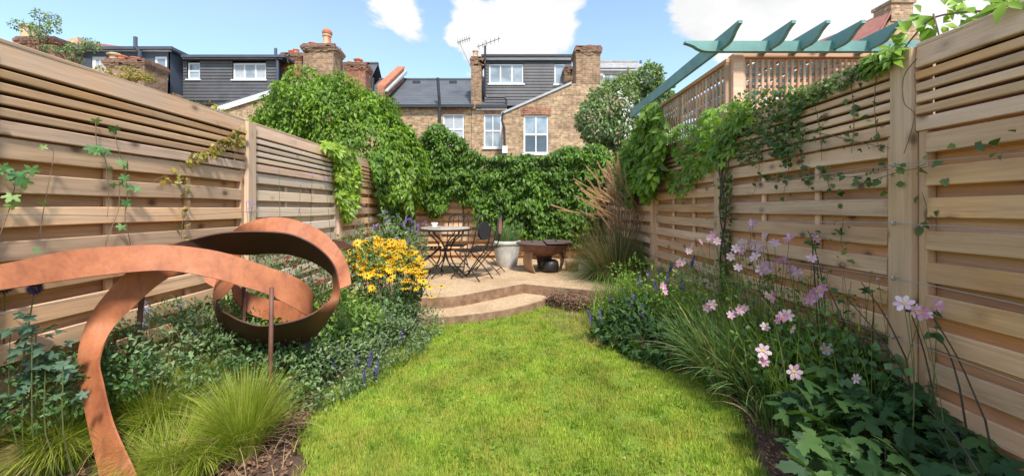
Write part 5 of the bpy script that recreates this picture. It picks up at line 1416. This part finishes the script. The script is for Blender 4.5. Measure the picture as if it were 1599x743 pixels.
# grey-green shrub behind the right rear corner
vb = thing('viburnum', 'rounded grey-green shrub standing behind the right end of the rear fence', 'shrub', (2.6, 11.2, 0))
Ev = []
for (px, py, rx, rz) in ((960, 170, .75, .70), (930, 185, .5, .5), (985, 150, .55, .55), (1000, 180, .6, .65), (975, 205, .7, .55), (935, 205, .42, .38), (1008, 128, .3, .35), (1020, 160, .4, .5), (1035, 175, .45, .35)):
    c = W(px, py, 11.2); Ev.append((c.x, c.y + random.uniform(-.25, .25), c.z, rx, .6, rz))
surf(Ev, 24000, LM_vib, TL, .115, vb, 280, lump=.30, depth=.4, hang=.35, out=.9, jit=.65, freq=2.6, front=-.6)
for k_ in range(6):
    e = Ev[k_]; twig(vb, smooth_line([(2.65 + k_ * .05, 11.2, 0), (2.7, 11.2, 1.6), (e[0], e[1], e[2])], 4), .06, .015, 'trunk' if k_ == 0 else 'branch', M_bark, 6)
# ferny growth filling beyond the rear fence
bh = thing('hedge', 'strip of green hedge just behind the rear fence', 'hedge', (0, 10.6, 0))
surf([(x, 10.6, 1.25, .75, .5, 1.05) for x in np.arange(-2.6, 3.6, .8)], 4200, LM_back, TL, .13, bh, 0, lump=.3, depth=.4, part='foliage')

# pot plants
pp_ = thing('pot_plant', 'bushy green plant with thin stems growing in the stone pot', 'pot plant', (PP.x, PP.y, ZP + .42))
n = 620; a = rng.uniform(0, 6.283, n); r_ = rng.random(n) ** .5 * .2
blades(pp_, 'blade', np.stack([PP.x + r_ * np.cos(a), PP.y + r_ * np.sin(a), np.full(n, ZP + .40)], 1), rng.uniform(.2, .50, n), a, rng.uniform(.1, .8, n), LM_strap, w=.008, segs=4)
surf([(PP.x, PP.y, ZP + .60, .26, .22, .16)], 900, LM_low, TD, .04, pp_, 0, depth=.9, front=-1, part='foliage', jit=.9)

# ================================================================== ORNAMENTAL GRASSES
def tuft(name, label, cat, cx, cy, z, n, h, mat, lean=(.1, .9), r=.08, w=.0035, group=None, segs=5, curl=1.0, bias=None, plumes=0, ph=1.0, extra=None, pl=.2, pw=.012, azr=None):
    t = thing(name, label, cat, (cx, cy, z), group)
    az = rng.uniform(0, 6.283, n) if azr is None else rng.normal(azr[0], azr[1], n); rr = r * rng.random(n) ** .5
    lean_ = rng.uniform(lean[0], lean[1], n)
    if bias is not None:
        lean_ = lean_ * (1 + bias[1] * np.cos(az - bias[0]))
    blades(t, 'blade', np.stack([cx + rr * np.cos(az), cy + rr * np.sin(az), np.full(n, z)], 1), h * rng.uniform(.55, 1.1, n), az + rng.normal(0, .25, n), lean_, mat, w=w, segs=segs, curl=curl)
    n2_ = max(10, n // 26); a2 = rng.uniform(0, 6.283, n2_)
    blades(t, 'dry_blade', np.stack([cx + r * .9 * np.cos(a2), cy + r * .9 * np.sin(a2), np.full(n2_, z)], 1), h * rng.uniform(.5, 1.3, n2_), a2 + rng.normal(0, .6, n2_), rng.uniform(.3, 1.5, n2_), LM_straw, w=w * 1.1, segs=segs, curl=curl * .8)
    return t
gz = .03
def stipa(label, px, py, n, h, **k):
    p = G(px, py, gz); return tuft('feather_grass', label, 'ornamental grass', p.x, p.y, gz, n, h, LM_stipa, group='lime green grass tufts in the left bed', w=.0034, segs=7, curl=1.35, **k)
stipa('broad lime grass tuft at the bottom left corner, left of the steel band', 95, 728, 2600, .50, lean=(.15, 1.05), r=.10)
stipa('lime grass mound spreading behind the foot of the steel band', 250, 680, 3600, .55, lean=(.3, 1.15), r=.15, bias=(.2, .3))
stipa('upright lime grass tuft right of the steel band, nearest the lawn', 383, 712, 2200, .47, lean=(.03, .75), r=.08)
stipa('low arching lime grass in front of the tall tuft', 318, 735, 1300, .32, lean=(.5, 1.2), r=.09, bias=(3.3, .3))
stipa('lime grass tuft just behind the upright one, left', 320, 668, 1700, .42, lean=(.35, 1.2), r=.12)
stipa('loose lime grass at the left edge behind the corner tuft', 12, 712, 1600, .48, lean=(.4, 1.2), r=.12)
stipa('low lime grass tuft at the bottom edge just right of the steel foot', 265, 738, 1100, .34, lean=(.3, 1.2), r=.10)
# strap leaved grasses by the ring
for (px, py, n_, h_, lab) in ((545, 520, 420, .55, 'arching strap leaved grass clump between the ring and the yellow flowers'), (495, 510, 300, .5, 'strap leaved grass clump just right of the ring'), (600, 505, 200, .36, 'short strap leaved grass under the yellow flowers')):
    p = G(px, py + 25, gz); tuft('hakone_grass', lab, 'ornamental grass', p.x, p.y, gz, n_, h_, LM_strap, lean=(.3, 1.15), r=.16, w=.012, group='strap leaved grasses in the left bed')
for (px, py, n_, h_, lab) in ((440, 500, 500, .5, 'thin green grass seen through the steel ring'), (395, 500, 350, .45, 'thin pale grass at the left inside the steel ring')):
    p = G(px, py + 70, gz); tuft('feather_grass', lab, 'ornamental grass', p.x, p.y + .35, gz, n_, h_, LM_fine, lean=(.1, .9), r=.2, w=.005, group='thin grasses behind the sculpture')

# feather reed grass with plumes, back right
cg = thing('feather_reed_grass', 'tall reed grass with tan plumes leaning out at the far right corner of the patio', 'ornamental grass', (1.75, 6.7, .1))
n = 1900; az = rng.uniform(0, 6.283, n); rr = .34 * rng.random(n) ** .5
blades(cg, 'blade', np.stack([1.72 + rr * np.cos(az), 6.7 + rr * np.sin(az), np.full(n, .1)], 1), rng.uniform(.45, 1.2, n), az, rng.uniform(.05, 1.35, n) * (1 + .35 * np.cos(az - 3.1)), LM_cala, w=.009, segs=6)
n = 200; az = rng.normal(3.3, .9, n); rr = .3 * rng.random(n) ** .5
blades(cg, 'dry_blade', np.stack([1.72 + rr * np.cos(az), 6.6 + rr * np.sin(az), np.full(n, .1)], 1), rng.uniform(.6, 1.5, n), az, rng.uniform(.1, .9, n), LM_straw, w=.006, segs=6)
# plume stalks fan out to the left
T_pl = T_spike(110, .020, .020)
for i in range(78):
    q_ = random.random() ** .8; q2 = random.random() ** 1.6 * .6
    tipx = float(np.interp(q_, [0, .25, .6, 1], [882, 902, 945, 996])); tipy = float(np.interp(q_, [0, .25, .6, 1], [335, 292, 258, 250]))
    tipx += (1000 - tipx) * q2 + random.gauss(0, 9); tipy += (350 - tipy) * q2 * .8 + random.gauss(0, 6); Yt = 6.7 + random.uniform(-.5, .4)
    e = W(tipx, tipy, Yt); b0 = Vector((1.72 + random.gauss(0, .12), 6.7 + random.gauss(0, .12), .1))
    mid = b0.lerp(e, .62) + Vector((random.uniform(.06, .2), 0, random.uniform(.14, .30))); st = smooth_line([b0, mid, e], 4)
    twig(cg, st, .004, .0018, 'stem', M_cala_stem if 'M_cala_stem' in globals() else M_stemB, 4)
    d = (st[-1] - st[-3]).normalized(); L_ = random.uniform(.28, .42)
    s0 = st[-1] - d * L_
    scatter(cg, 'plume', T_pl, [s0], [d], [Vector((0, -1, .2))], [L_ * 1.15], LM_plume, 1)
for (px, py, lab) in ((1010, 415, 'pale straw grass tuft at the foot of the right fence beside the reed grass'), (1000, 440, 'low dry straw tuft in front of the reed grass'), (880, 405, 'rusty dry tuft right of the fire bowl')):
    p = G(px, py, .1); 
    if px == 880: p = W(893, 0, 7.6); p.z = ZP
    tuft('dry_grass_tuft', lab, 'ornamental grass', p.x, min(p.y, 8.0), .1 if px != 880 else ZP, 260 if px != 1010 else 500, .32 if px != 1010 else .7, LM_straw if px != 1010 else LM_cala, lean=(.1, .7), r=.12, w=.006)
# fine yellow-green foliage beside the right of the lawn
def mound(name, label, cat, ells, n, mat, size, tmpl=None, group=None, nobj=0, jit=.8, hang=-.1, out=.9, up=.8, lump=.35, depth=.7, stems=14, smat=None, part='leaf', freq=2.5):
    c0 = ells[0]; t = thing(name, label, cat, (c0[0], c0[1], 0.02), group)
    for k_ in range(stems):
        e = random.choice(ells); d = Vector((random.gauss(0, .5), random.gauss(0, .5), random.uniform(.2, .9)))
        twig(t, [(e[0] + random.gauss(0, .06), e[1] + random.gauss(0, .06), 0.02), (e[0] + d.x * e[3] * .5, e[1] + d.y * e[4] * .5, e[2] * .6), (e[0] + d.x * e[3] * .9, e[1] + d.y * e[4] * .9, e[2] + d.z * e[5] * .8)], .004, .002, 'stem', smat or M_stem, 4)
    surf(ells, n, mat, tmpl or TD, size, t, nobj, lump, c0[0] * 3.1, depth, hang, out, jit, freq, up, .0, -1.0, 'leaf' if nobj else 'foliage'); return t
# ================================================================== BEDS
def EL(px, py, Y, rx, ry, rz):
    c = W(px, py, Y); return (c.x, c.y, c.z, rx, ry, rz)
def spikes(t, specs, mat, L_, w=.2, base_z=.25, stem=.0025, n=34):
    """upright flower spikes: (px,py,Y) of the tip"""
    T_ = T_spike(n, w)
    for px, py, Y in specs:
        e = W(px, py, Y); l = L_ * random.uniform(.7, 1.2); d = Vector((random.gauss(0, .22), random.gauss(0, .12), 1)).normalized(); s0 = e - d * l
        twig(t, [Vector((s0.x - d.x * .3, s0.y, max(.03, s0.z - .35))), s0], stem, stem, 'stem', M_stem, 4)
        scatter(t, 'flower_spike', T_, [s0], [d], [Vector((0, -1, .2))], [l], mat, 1)
# -- left bed
t = mound('geranium', 'low carpet of green leaves along the foot of the left fence behind the steel leg', 'bedding plant', [EL(230, 545, 2.5, .30, .25, .22), EL(290, 540, 2.75, .30, .25, .22), EL(345, 520, 3.05, .32, .3, .22), EL(255, 500, 2.75, .22, .2, .14), EL(330, 490, 3.2, .3, .25, .15), EL(300, 560, 2.6, .3, .25, .2)],
          13000, LM_cat, .030, TL, nobj=290)
spikes(t, [(225, 470, 2.6), (232, 480, 2.6), (226, 500, 2.55), (285, 470, 2.9), (320, 520, 2.8), (228, 545, 2.45), (300, 505, 2.8)], LM_bluefl, .07, .3, n=22)
t = mound('catmint', 'grey-green catmint mound edging the lawn, front part beside the grass tuft', 'bedding plant', [EL(500, 590, 2.95, .30, .28, .20), EL(455, 570, 2.85, .28, .28, .20), EL(545, 572, 3.25, .32, .28, .22), EL(530, 545, 3.4, .3, .3, .22)],
          9000, LM_cat, .030, TL, 'catmint mounds along the left of the lawn', nobj=280)
spikes(t, [(568, 575, 3.1), (576, 560, 3.15), (580, 548, 3.2), (560, 555, 3.1), (545, 540, 3.2), (590, 565, 3.2), (478, 530, 2.9), (520, 560, 3.0), (585, 575, 3.15), (566, 590, 3.1)], LM_dpurple, .085, .16)
t = mound('catmint', 'grey-green catmint mound spilling on the lawn below the yellow flowers', 'bedding plant', [EL(610, 530, 3.75, .34, .3, .20), EL(580, 520, 3.75, .3, .3, .22), EL(640, 505, 4.2, .32, .3, .20), EL(615, 500, 4.2, .3, .3, .2)],
          9000, LM_cat, .032, TL, 'catmint mounds along the left of the lawn', nobj=200)
spikes(t, [(640, 500, 4.0), (612, 490, 4.0), (590, 495, 3.9), (600, 480, 4.1), (650, 488, 4.3), (628, 515, 3.8), (600, 525, 3.6), (575, 505, 3.7)], LM_dpurple, .09, .14)
mound('salvia', 'dark green leafy plant behind the grass tufts under the ring', 'bedding plant', [EL(360, 560, 2.75, .26, .25, .2), EL(410, 560, 2.9, .3, .26, .22), EL(430, 590, 2.75, .25, .22, .16), EL(470, 545, 3.1, .3, .3, .22), EL(375, 595, 2.6, .25, .2, .15)], 7000, LM_low, .040, TL, nobj=150)
mound('achillea', 'feathery green foliage behind the ring', 'bedding plant', [EL(500, 490, 3.4, .30, .3, .22), EL(470, 500, 3.35, .3, .3, .2), EL(415, 500, 3.45, .34, .25, .22), EL(540, 505, 3.6, .3, .3, .25), EL(370, 500, 3.4, .3, .25, .2)], 7000, LM_fine, .045, TL, nobj=60)
# helenium, dark red flowers
hl_ = thing('helenium', 'tall plant with dark red flowers and grey stems seen through the steel ring', 'flowering plant', (-1.75, 3.75, 0))
surf([EL(450, 425, 3.75, .42, .3, .32), EL(490, 430, 3.75, .32, .25, .3), EL(420, 450, 3.7, .3, .25, .25)], 5200, LM_cat, TL, .036, hl_, 60, depth=.9, front=-1, jit=1.0, hang=.1)
fl_red = T_flower(8, .20, .1, -.12, .22, .2)
for px, py in ((440, 398), (450, 402), (458, 396), (448, 410), (470, 408), (462, 415), (500, 440), (432, 405), (548, 462), (478, 420), (566, 360), (575, 364)):
    p = W(px, py, 3.7 if px < 530 else 3.9); b_ = Vector((p.x + random.gauss(0, .08), p.y + .08, .03)); twig(hl_, smooth_line([b_, b_.lerp(p, .6) + Vector((.03, 0, 0)), p], 3), .003, .002, 'stem', M_stem, 4)
    scatter(hl_, 'flower', fl_red, [p], [Vector((random.gauss(0, 1), random.gauss(0, .6), 0))], [Vector((random.gauss(0, .4), -.7, 1))], [.034], [LM_red, LM_cone], 1)
# globe thistle far left
gt = thing('globe_thistle', 'globe thistle with grey-green jagged leaves and two spiky blue heads at the left edge', 'flowering plant', (-2.2, 1.95, 0))
for (px, py, bx, by) in ((55, 450, 20, 600), (8, 447, 5, 600)):
    p = W(px, py, 1.93); b_ = W(bx, by + 60, 2.0); twig(gt, smooth_line([b_, b_.lerp(p, .5), p], 4), .0035, .0025, 'stem', M_stem)
    scatter(gt, 'flower_head', T_spikes(90), [p], [Vector((0, 0, 1))], [Vector((0, -1, 0))], [.036], LM_dpurple, 1)
T_thi = T_lobed([(-2.7, .12), (-2.0, .34), (-1.7, .2), (-1.2, .46), (-.95, .26), (-.6, .62), (-.4, .34), (-.2, .72), (0, 1.0), (.2, .72), (.4, .34), (.6, .62), (.95, .26), (1.2, .46), (1.7, .2), (2.0, .34), (2.7, .12)], .03)
P, D, N, S = [], [], [], []
for i in range(60):
    px, py = random.choice([(60, 560), (70, 520), (50, 520), (30, 540), (60, 560), (95, 530), (20, 500), (85, 580), (40, 590), (10, 570), (70, 540), (110, 600), (20, 620)])
    p = W(px + random.gauss(0, 16), py + random.gauss(0, 14), 1.98 + random.uniform(-.12, .10)); p.z = max(p.z, .1); p.x = max(p.x, XL + .06); P.append(p); a = random.uniform(0, 6.28); D.append(Vector((math.cos(a), math.sin(a) * .7, random.uniform(-.5, .3)))); N.append(Vector((.2, -.5, 1)) + Vector((random.gauss(0, .3), random.gauss(0, .3), 0))); S.append(random.uniform(.03, .06))
scatter(gt, 'leaf', T_broad(5, .07, 25, .5), P, D, N, S, LM_blue, 110)
for i in range(10):
    p = random.choice(P); twig(gt, smooth_line([Vector((p.x + random.gauss(0, .05), 2.0, .02)), Vector((p.x, p.y, p.z * .5)), p], 3), .003, .002, 'stem', M_stem)
mound('geranium', 'dense green leaves filling the bed between the thistle and the steel leg', 'bedding plant', [EL(120, 600, 2.15, .22, .18, .16), EL(170, 590, 2.3, .26, .2, .18), EL(60, 620, 2.05, .22, .15, .16), EL(175, 545, 2.45, .16, .15, .12), EL(10, 610, 1.98, .2, .14, .16)], 6500, LM_low, .032, TL, nobj=220)
# verbena bonariensis
vb2 = thing('verbena', 'tall thin verbena stems with purple flower heads between the table and the left fence', 'flowering plant', (-1.5, 4.6, 0))
T_h = T_head(26, .4)
for px, py, Y, s in [(385, 315, 3.3, .028), (394, 322, 3.3, .03), (392, 330, 3.3, .026), (436, 264, 3.6, .02), (488, 275, 3.7, .022), (470, 288, 3.7, .016), (508, 278, 3.7, .024), (468, 326, 3.7, .018), (545, 315, 4.5, .022), (570, 318, 4.5, .022), (600, 335, 4.8, .03), (608, 345, 4.8, .028),
                   (603, 330, 4.8, .026), (640, 345, 5.2, .045), (645, 353, 5.2, .04), (638, 358, 5.2, .035), (662, 346, 5.2, .03), (668, 350, 5.2, .026), (618, 340, 5.0, .025), (630, 352, 5.0, .03), (555, 332, 4.5, .02), (622, 372, 4.9, .028), (590, 352, 4.6, .026), (578, 345, 4.6, .02), (520, 352, 4.2, .024)]:
    p = W(px, py, Y); b_ = Vector((p.x + random.gauss(0, .07), p.y + random.uniform(.0, .15), .03)); b_.x = max(b_.x, XL + .1)
    twig(vb2, smooth_line([b_, b_.lerp(p, .5) + Vector((random.gauss(0, .03), 0, 0)), p], 4), .0028, .0018, 'stem', M_stem, 4)
    for k_ in range(2): 
        q = p + Vector((random.gauss(0, s * .7), random.gauss(0, s), random.gauss(0, s * .5)))
        scatter(vb2, 'flower_head', T_h, [q], [Vector((1, .2, 0))], [Vector((0, -.4, 1))], [s * .8], LM_purple, 1)
# wispy pale plants between table and yellow flowers
wp = thing('russian_sage', 'wispy grey-green plant with pale flowers behind the yellow daisies', 'flowering plant', (-1.55, 5.3, 0))
surf([EL(600, 378, 5.2, .38, .3, .24), EL(640, 385, 5.4, .28, .3, .22), EL(565, 390, 5.0, .35, .3, .24)], 2600, LM_cat, TL, .05, wp, 100, depth=.95, front=-1, jit=1.0, hang=-.4)
for k_ in range(40):
    p = W(random.uniform(560, 665), random.uniform(335, 375), random.uniform(4.9, 5.5)); twig(wp, [Vector((p.x + random.gauss(0, .05), p.y, .05)), p], .003, .0015, 'stem', M_stem, 4)
    scatter(wp, 'flower_spike', T_spike(26, .12), [p - Vector((0, 0, .1))], [Vector((random.gauss(0, .2), 0, 1))], [Vector((0, -1, 0))], [.08], random.choice([LM_cat, LM_cat, LM_cat, LM_purple]), 1)
# rudbeckia
rb_ = thing('rudbeckia', 'dense clump of yellow daisies with dark centres left of the patio steps', 'flowering plant', (-1.3, 4.45, 0))
surf([EL(600, 445, 4.45, .40, .32, .36), EL(565, 430, 4.35, .28, .25, .36), EL(635, 440, 4.5, .22, .22, .36), EL(600, 480, 4.3, .36, .25, .2)], 6500, LM_low, TL, .055, rb_, 100, depth=.9, front=-1, jit=.8, hang=.2)
fl_y = [T_flower(11, .15, .05, -.18, .22, .24) for _ in range(3)]
cent = poly_area_sample([(545, 392), (560, 376), (590, 370), (620, 374), (645, 388), (662, 410), (664, 432), (650, 428), (625, 420), (600, 428), (575, 432), (555, 420), (543, 408)], 430).tolist()
cent += [[c_[0] + random.gauss(0, 5), c_[1] + random.gauss(0, 3)] for c_ in [(560, 427), (585, 430), (605, 428), (580, 446), (575, 455), (640, 442), (655, 445), (640, 436), (632, 440), (645, 448), (672, 412), (575, 433), (655, 440), (665, 440), (673, 462), (688, 444), (612, 432), (636, 452), (668, 448)]]
Pf = []; 
for px, py in cent:
    Y = 4.18 + (432 - py) / 62 * .62 + random.gauss(0, .05) if py < 434 else 4.1 + random.gauss(0, .05)
    Pf.append(W(px, py, Y))
for j in range(3):
    sel = Pf[j::3]; n = len(sel)
    scatter(rb_, 'flower', fl_y[j], [tuple(p) for p in sel], rng.normal(size=(n, 3)) * np.array([1, 1, .1]), np.array([0, -.55, 1]) + rng.normal(0, .28, (n, 3)), .050 * rng.uniform(.8, 1.15, n), [LM_yel, LM_cone], 110)
for p in Pf[::5]: twig(rb_, smooth_line([Vector((-1.35 + random.gauss(0, .15), 4.45 + random.gauss(0, .1), .03)), Vector((p.x * .8 - 1.35 * .2, p.y, p.z * .6)), p - Vector((0, 0, .005))], 3), .003, .002, 'stem', M_stem, 4)

# -- right bed
t = mound('agastache', 'soft yellow-green clump with dark flower spikes at the back of the right bed', 'bedding plant', [EL(985, 470, 4.9, .38, .35, .28), EL(1020, 450, 4.7, .38, .3, .28), EL(1045, 460, 4.3, .3, .3, .26), EL(965, 500, 4.5, .3, .3, .2), EL(1000, 430, 5.3, .34, .3, .26), EL(1060, 445, 4.6, .3, .3, .26)],
          5200, LM_fine, .038, TL, nobj=60)
n = 2600; a = rng.uniform(0, 6.283, n); c = W(990, 0, 4.75); c2 = W(1040, 0, 4.4)
rx_ = np.where(rng.random(n) < .5, c.x, c2.x) + rng.normal(0, .2, n); ry_ = np.where(rx_ < 1.5, 4.75, 4.4) + rng.normal(0, .16, n)
blades(t, 'blade', np.stack([rx_, ry_, np.full(n, .03)], 1), rng.uniform(.3, .68, n), a, rng.uniform(.05, .7, n), LM_fine, w=.006, segs=4)
spikes(t, [(952, 462, 4.7), (960, 470, 4.7), (966, 478, 4.6), (938, 488, 4.5), (925, 492, 4.6), (940, 480, 4.5), (918, 484, 4.8), (1000, 430, 4.6), (1012, 422, 4.6), (1030, 418, 4.6), (1005, 470, 4.3), (990, 460, 4.3), (1022, 440, 4.4), (1043, 428, 4.3), (1065, 430, 4.1), (975, 452, 4.7), (1050, 410, 4.6), (1085, 400, 4.2)], LM_dpurple, .13, .11)
t = mound('hardy_geranium', 'dark glossy leaved clump low at the middle of the right bed', 'bedding plant', [EL(985, 520, 4.1, .32, .3, .22), EL(1020, 535, 3.8, .3, .28, .22), EL(1000, 495, 4.2, .3, .28, .22), EL(1050, 540, 3.6, .26, .26, .22), EL(965, 528, 4.25, .22, .2, .14)], 4200, LM_anem, .07, TL, nobj=270, hang=.3)
for (px, py, n_, h_, lab) in ((1110, 590, 520, .62, 'clump of long arching strap leaves in the middle of the right bed'), (1070, 560, 420, .55, 'clump of arching strap leaves behind the first at the lawn edge'), (1165, 620, 360, .58, 'clump of long strap leaves below the pink flowers'), (1190, 655, 120, .34, 'sparse grassy tuft on the bare soil at the lawn edge')):
    p = G(px + 12, py + 14, gz); tuft('agapanthus', lab, 'strap leaved plant', p.x + .06, p.y, gz, n_, h_, LM_strap, lean=(.2, 1.25), r=.14, w=.011 if n_ > 200 else .007, group='strap leaved clumps in the right bed', segs=6)
# anemones
an = thing('japanese_anemone', 'tall pink japanese anemones leaning out along the right fence', 'flowering plant', (1.7, 3.3, 0))
Ea = [EL(1130, 500, 3.6, .35, .3, .28), EL(1180, 490, 3.3, .35, .28, .30), EL(1230, 480, 3.1, .33, .28, .34), EL(1290, 500, 2.75, .33, .25, .32), EL(1100, 460, 3.9, .35, .3, .3), EL(1180, 440, 3.6, .35, .3, .26), EL(1240, 540, 2.75, .33, .25, .25), EL(1330, 530, 2.5, .3, .25, .25)]
surf(Ea, 2000, LM_low, TI, .045, an, 110, lump=.4, depth=.95, front=-1, jit=.8, hang=.2, up=.8)
surf(Ea, 5200, LM_fine, TL, .032, an, 0, lump=.5, depth=.98, front=-1, jit=1.1, hang=-.2, part='fine_foliage')
FL = [(1175, 349, 3.3, 1), (1171, 356, 3.3, 0), (1115, 367, 3.7, 1), (1108, 372, 3.7, 0), (1094, 378, 3.8, 1), (1120, 377, 3.7, 0), (1082, 384, 3.8, 0), (1076, 392, 3.8, 0), (1168, 378, 3.3, 1), (1162, 380, 3.3, 0), (1195, 367, 3.2, 0), (1180, 383, 3.3, 0), (1192, 387, 3.2, 0), (1150, 388, 3.4, 0), (1157, 391, 3.4, 0),
      (1180, 401, 3.2, 0), (1187, 398, 3.2, 0), (1216, 407, 3.05, 1), (1225, 405, 3.05, 1), (1153, 418, 3.3, 0), (1190, 421, 3.1, 0), (1197, 418, 3.1, 1), (1232, 424, 2.95, 0), (1238, 420, 2.95, 1), (1246, 426, 2.9, 0), (1060, 412, 3.8, 1), (1064, 409, 3.8, 0), (1036, 447, 3.8, 1), (1038, 455, 3.8, 1), (1205, 464, 2.9, 1), (1200, 461, 2.9, 0),
      (1270, 462, 2.65, 1), (1264, 468, 2.65, 1), (1276, 455, 2.65, 1), (1283, 450, 2.65, 1), (1141, 492, 3.0, 1), (1148, 490, 3.0, 0), (1155, 485, 3.0, 1), (1164, 480, 3.0, 0), (1216, 500, 2.7, 1), (1222, 495, 2.7, 1), (1230, 492, 2.7, 0), (1237, 513, 2.6, 0), (1195, 510, 2.8, 0), (1192, 548, 2.6, 0), (1193, 565, 2.6, 1), (1240, 580, 2.4, 0),
      (1336, 590, 2.2, 0), (1268, 403, 2.8, 0), (1276, 370, 2.85, 1), (1233, 372, 3.0, 1), (1412, 474, 2.05, 0), (1419, 478, 2.05, 1), (1428, 484, 2.05, 0), (1438, 488, 2.05, 1), (1446, 490, 2.05, 0), (1463, 476, 2.05, 1), (1112, 475, 3.3, 0), (1105, 480, 3.3, 1), (1210, 380, 3.1, 0), (1142, 400, 3.4, 0), (1290, 545, 2.5, 0), (1180, 700, 2.0, -1)]
fp_ = [T_flower(6, .30, .22, -.02, .20, .14, inner=.14) for _ in range(3)]
T_bud = T_spikes(14)
for i, (px, py, Y, c_) in enumerate(FL):
    if c_ < 0: continue
    Y *= .95; p = W(px, py, Y); s = .038 * random.uniform(.7, 1.2)
    bx = p.x + random.uniform(-.05, .35); b_ = Vector((min(bx, XR - .12), p.y + random.uniform(-.1, .35), .03))
    twig(an, smooth_line([b_, b_.lerp(p, .5) + Vector((.04, 0, .05)), p], 4), .0032, .0018, 'stem', M_stem, 4)
    nn_ = Vector((random.gauss(-.3, .9), -.8 + random.gauss(0, .5), random.uniform(-.3, 1.1)))
    scatter(an, 'flower', fp_[i % 3], [p], [Vector((random.gauss(0, 1), .1, random.gauss(0, 1)))], [nn_], [s], [LM_mag if c_ else LM_pink, LM_stam], 1)
n = 900; q = rng.random(n); bx = 1.35 + .62 * rng.random(n); by = 3.9 - 1.7 * q; az = rng.normal(3.4, .8, n)
blades(an, 'fine_stem', np.stack([np.minimum(bx + .25, XR - .12), by, np.full(n, .03)], 1), rng.uniform(.45, 1.0, n), az, rng.uniform(.1, .95, n), LM_fine, w=.0055, segs=5)
# stems with buds
for i in range(150):
    px, py = random.uniform(1060, 1400), 0; py = random.uniform(385, 560) + max(0, (px - 1200)) * .18
    Y = np.interp(px, [1060, 1200, 1400], [3.8, 3.0, 2.25]) + random.uniform(-.15, .25); p = W(px, py, Y); p.x = min(p.x, XR - .1)
    b_ = Vector((min(p.x + random.uniform(.0, .4), XR - .1), p.y + random.uniform(-.1, .3), .03))
    twig(an, smooth_line([b_, b_.lerp(p, .5) + Vector((.03, 0, .04)), p], 3), .0026, .0016, 'stem', random.choice([M_stem, M_stem, M_stemB]), 4)
    scatter(an, 'bud', T_bud, [p], [Vector((0, 0, 1))], [Vector((0, -1, 0))], [.009 * random.uniform(.8, 1.4)], random.choice([LM_whitefl, LM_cat, LM_pink]), 1)
# big leaved foreground
af = thing('anemone_foliage', 'broad dark green lobed leaves filling the near right corner of the bed', 'leafy plant', (1.75, 2.0, 0))
P, D, N, S = [], [], [], []
poly = [(1222, 600), (1262, 575), (1330, 560), (1400, 545), (1460, 555), (1530, 580), (1600, 610), (1660, 700), (1620, 780), (1262, 780), (1246, 700), (1228, 650)]
pp = poly_area_sample(poly, 560)
for px, py in pp:
    Y = np.interp(py, [545, 620, 743, 780], [2.45, 2.12, 1.62, 1.5]) + random.uniform(-.06, .06)
    p = W(px, py, Y); p.x = min(p.x, XR - .10); p.z = max(p.z, .06) + random.uniform(-.14, .04)
    a = random.uniform(0, 6.28); D.append(Vector((math.cos(a), math.sin(a), random.uniform(-.55, .05)))); N.append(Vector((-.1, -.25, 1)) + Vector((random.gauss(0, .42), random.gauss(0, .42), 0))); P.append(p); S.append(random.uniform(.05, .112))
scatter(af, 'leaf', T_broad(3), P, D, N, S, LM_anem, 300)
for i in range(60):
    p = P[i * 5 % len(P)]; twig(af, smooth_line([Vector((p.x + random.gauss(0, .05), p.y + random.gauss(0, .05), 0)), Vector((p.x, p.y, max(.03, p.z * .6))), p], 3), .0035, .0025, 'stem', M_stemD, 4)
# dark long stems with leafy tops
for (x0, y0, x1, y1, Y0, Y1, lf) in ((1450, 612, 1320, 462, 2.05, 2.3, 1), (1480, 640, 1420, 480, 1.95, 2.05, 1), (1595, 655, 1465, 488, 1.75, 1.98, 1), (1570, 605, 1500, 520, 1.85, 1.95, 1), (1530, 740, 1450, 640, 1.6, 1.85, 0), (1520, 735, 1460, 650, 1.65, 1.85, 0), (1495, 735, 1455, 660, 1.65, 1.9, 0),
                                    (1410, 520, 1372, 455, 2.3, 2.3, 1), (1330, 470, 1292, 380, 2.65, 2.75, 1), (1298, 470, 1288, 365, 2.7, 2.75, 1), (1292, 400, 1280, 360, 2.75, 2.8, 0), (1340, 500, 1270, 420, 2.5, 2.7, 0), (1440, 560, 1345, 440, 2.1, 2.3, 0)):
    a, b = W(x0, y0, Y0), W(x1, y1, Y1); b.x = min(b.x, XR - .1); a.x = min(a.x, XR - .1)
    foot = Vector((min(a.x + .04, XR - .08), a.y - .06, 0)); twig(af, [foot, a.lerp(foot, .3) + Vector((.004, 0, 0)), a], .005, .0042, 'stem', M_stemD, 5)
    twig(af, smooth_line([a, a.lerp(b, .5) + Vector((.01, 0, .02)), b], 4), .0042, .0025, 'stem', M_stemD, 5)
    if lf:
        n = 6; scatter(af, 'leaf', TI, [tuple(b + Vector((random.gauss(0, .02), random.gauss(0, .02), random.gauss(0, .008)))) for _ in range(n)], rng.normal(size=(n, 3)) * np.array([1, 1, .3]), np.array([0, -.4, 1]) + rng.normal(0, .3, (n, 3)), .05 * rng.uniform(.7, 1.2, n), LM_anem, n)
# small leafy filler at the foot of the right fence
mound('hardy_geranium', 'green leaves filling the foot of the right fence behind the strap leaves', 'bedding plant', [EL(1200, 545, 3.05, .3, .2, .20), EL(1240, 580, 2.7, .3, .22, .22), EL(1290, 580, 2.55, .35, .25, .26), EL(1370, 585, 2.3, .28, .22, .18)], 4200, LM_low, .05, TI, nobj=200)
